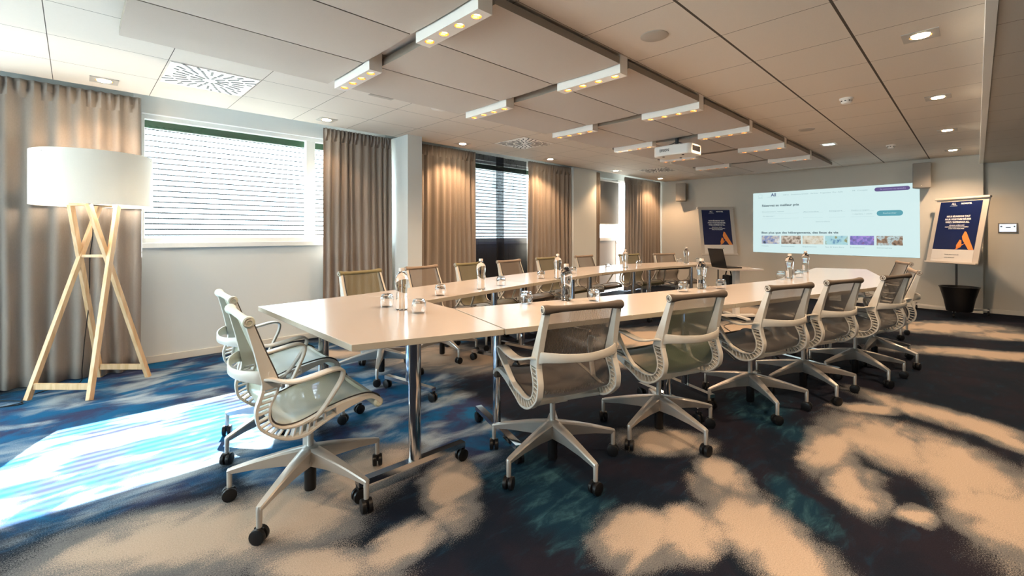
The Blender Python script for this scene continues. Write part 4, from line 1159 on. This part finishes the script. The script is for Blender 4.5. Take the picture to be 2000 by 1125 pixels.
GLS = [(1.393, 2.547, 'upturned glass left of the closest water bottle'), (1.415, 2.222, 'upturned glass right of the closest water bottle'), (1.932, 2.745, 'upturned glass before the tan chair, window side'),
       (2.681, 2.90, 'upturned glass just right of the second window-side bottle'), (2.10, 2.03, 'upturned glass left of the near right table bottle'), (3.40, 3.08, 'upturned glass left of the third window-side bottle'),
       (2.52, 1.80, 'upturned glass right of the near right table bottle'), (4.05, 3.18, 'upturned glass right of the third window-side bottle'), (4.80, 3.21, 'upturned glass left of the bottle below the door'),
       (5.72, 3.32, 'upturned glass right of the bottle below the door'), (6.62, 3.16, 'upturned glass left of the farthest window-side bottle'), (6.98, 3.02, 'upturned glass between farthest window-side bottle and laptop'),
       (3.42, 1.60, 'upturned glass left of the bottle before the laptop desk'), (3.83, 1.47, 'upturned glass right of the bottle before the laptop desk'), (5.06, 1.36, 'upturned glass left of the far right table bottle'),
       (5.42, 1.29, 'upturned glass right of the far right table bottle')]
g0 = make_glass()
for k, (x, y, lb) in enumerate(GLS):
    o = g0 if k == 0 else g0.copy()
    if k: COL.objects.link(o)
    o.location = (x, y, TH); tag(o, lb, 'glass', 'upturned drinking glasses on the tables')

# ------------------------------------------------------------------ laptop desk
t = thing('standing_desk', 'small white pedestal desk holding the laptop at the ring opening', 'desk', (6.84, 2.41, 0), radians(-40))
obj('desk_top', MB().box(-.26, .26, -.24, .36, .690, .712), ['table'], t, bevel=.002)
obj('desk_column', MB().box(-.035, .035, -.03, .05, .04, .690), 'white_metal', t, bevel=.004)
obj('desk_foot', MB().box(-.28, .28, -.035, .055, .012, .045).box(-.03, .03, -.3, .3, .012, .04), 'white_metal', t, bevel=.005)
lt = thing('laptop', 'black open laptop with lid facing the camera on the pedestal desk', 'laptop', (6.83, 2.54, .713), radians(-34))
obj('laptop_base', MB().box(-.12, .12, -.175, .175, 0, .016), 'black', lt, bevel=.004)
b = MB(); b.box(-.006, .0, -.175, .175, 0, .27); o = obj('laptop_lid', b, 'black', lt, bevel=.002); o.location = (-.12, 0, .016); o.rotation_euler = (0, radians(-14), 0)
t = thing('document_bag', 'black bag hanging beside the white desk column', 'bag', (6.943, 2.557, .435), radians(-40))
obj('bag_body', MB().box(-.04, .04, -.11, .11, -.12, .16), 'black', t, bevel=.02)
obj('bag_strap', MB().ribbon(catmull([(0, -.08, .15), (0, -.05, .22), (0, 0, .254), (0, .05, .22), (0, .08, .15)], 5), .02, .004, side=(1, 0, 0)), 'black', t)
cable = MB().tube(catmull([(6.62, 2.2, .012), (6.5, 2.2, .008), (6.1, 2.3, .006), (5.6, 2.0, .006), (5.0, 1.9, .006), (4.5, 1.6, .006)], 8), .004, 6)
tag(obj('power_cable', cable, 'black'), 'thin black cable running on the carpet under the tables from the desk', 'cable')

# ------------------------------------------------------------------ floor lamp
a0 = radians(45.85 - 90)
lamp = thing('floor_lamp', 'wooden floor lamp with crossed legs and wide white drum shade', 'floor lamp', (.113, 4.803, 0), a0)
# local: +x = right as seen from camera, +y = away
LEGS = {}
def lleg(p, q, name='leg'):
    obj(name, MB().beam(p, q, .030, .036, up=(0, 1, 0)), 'ash', lamp, bevel=.002)
zt = 1.425
F = dict(fl=(-.235, -.27, .0), fr=(.215, -.27, .0), br=(.205, .27, .0), bl=(-.195, .27, .0))
T = dict(fl=(-.045, .105, zt), fr=(.088, .105, zt), br=(.020, -.105, zt), bl=(-.088, -.105, zt))
T['fl'] = (-.062, .11, zt); T['fr'] = (.085, .11, zt); T['bl'] = (-.088, -.10, zt); T['br'] = (.050, -.10, zt)
for k in ('fl', 'fr', 'br', 'bl'): lleg(F[k], T[k])
def lerp3(a, b_, f): return tuple(a[i] + (b_[i] - a[i]) * f for i in range(3))
obj('crossbar', MB().beam(lerp3(F['fl'], T['fl'], .065), lerp3(F['fr'], T['fr'], .065), .018, .045, up=(0, 0, 1)), 'ash', lamp, bevel=.002)
obj('crossbar', MB().beam(lerp3(F['bl'], T['bl'], .065), lerp3(F['br'], T['br'], .065), .018, .045, up=(0, 0, 1)), 'ash', lamp, bevel=.002)
obj('crossbar', MB().beam(lerp3(F['fl'], T['fl'], .722), lerp3(F['fr'], T['fr'], .722), .022, .022), 'ash', lamp, bevel=.002)
obj('top_bracket', MB().beam(T['fl'], T['fr'], .034, .020), 'ash', lamp, bevel=.002)
obj('top_bracket', MB().beam(T['bl'], T['br'], .034, .020), 'ash', lamp, bevel=.002)
R_ = .358
b = MB(); n = 64
ri = [[b.bm.verts.new((r * cos(2 * pi * k / n), r * sin(2 * pi * k / n), z)) for k in range(n)] for r, z in ((R_, 1.42), (R_, 1.815), (R_ - .004, 1.815), (R_ - .004, 1.42))]
for a_, c_ in zip(ri, ri[1:] + ri[:1]):
    for k in range(n): b.face([a_[k], a_[(k + 1) % n], c_[(k + 1) % n], c_[k]])
sh = obj('lamp_shade', b, 'shade', lamp, smooth=True)
b = MB(); a = radians(-122); b.box(R_, R_ + .0015, -.004, .004, 1.425, 1.812, mtx=Matrix.Rotation(a, 4, 'Z')); obj('shade_seam', b, 'poster_white', sh)
b = MB()
for k in range(3):
    a = 2 * pi * k / 3 + .4; b.tube([(.02 * cos(a), .02 * sin(a), 1.79), (R_ * cos(a), R_ * sin(a), 1.79)], .003, 6)
b.lathe([(.02, 1.60), (.022, 1.66), (.018, 1.80)], 16); b.tube([(0, 0, 1.43), (0, 0, 1.62)], .008, 8); b.box(-.06, .06, -.10, .11, 1.425, 1.437)
obj('bulb_holder', b, 'dark_metal', lamp)
obj('bulb', MB().lathe([(0, 1.50), (.02, 1.505), (.032, 1.53), (.028, 1.57), (.014, 1.60)], 20, c=(.06, .03, 0)), 'bulb', lamp, smooth=True)
d = bpy.data.lights.new('floor_lamp_bulb', 'POINT'); d.energy = 5; d.color = (1.0, .84, .66); d.shadow_soft_size = .035
o = bpy.data.objects.new('floor_lamp_bulb', d); COL.objects.link(o); o.parent = lamp; o.location = (.06, .03, 1.47)
cord = MB().tube(catmull([(-.01, 0, 1.43), (-.03, .02, 1.2), (-.09, .06, 1.02), (-.12, .09, .8), (-.14, .10, .6), (-.17, .1, .35), (-.20, .11, .12), (-.21, .10, .006), (-.28, -.02, .006), (-.30, -.22, .006), (-.22, -.32, .006), (-.18, -.36, .006), (-.3, -.42, .006), (-.55, -.44, .006), (-.75, -.36, .006), (-.5, -.30, .006), (-.2, -.33, .012), (-.35, -.47, .006), (-.75, -.52, .006)], 8), .0032, 6)
obj('lamp_cord', cord, 'black', lamp, smooth=True)
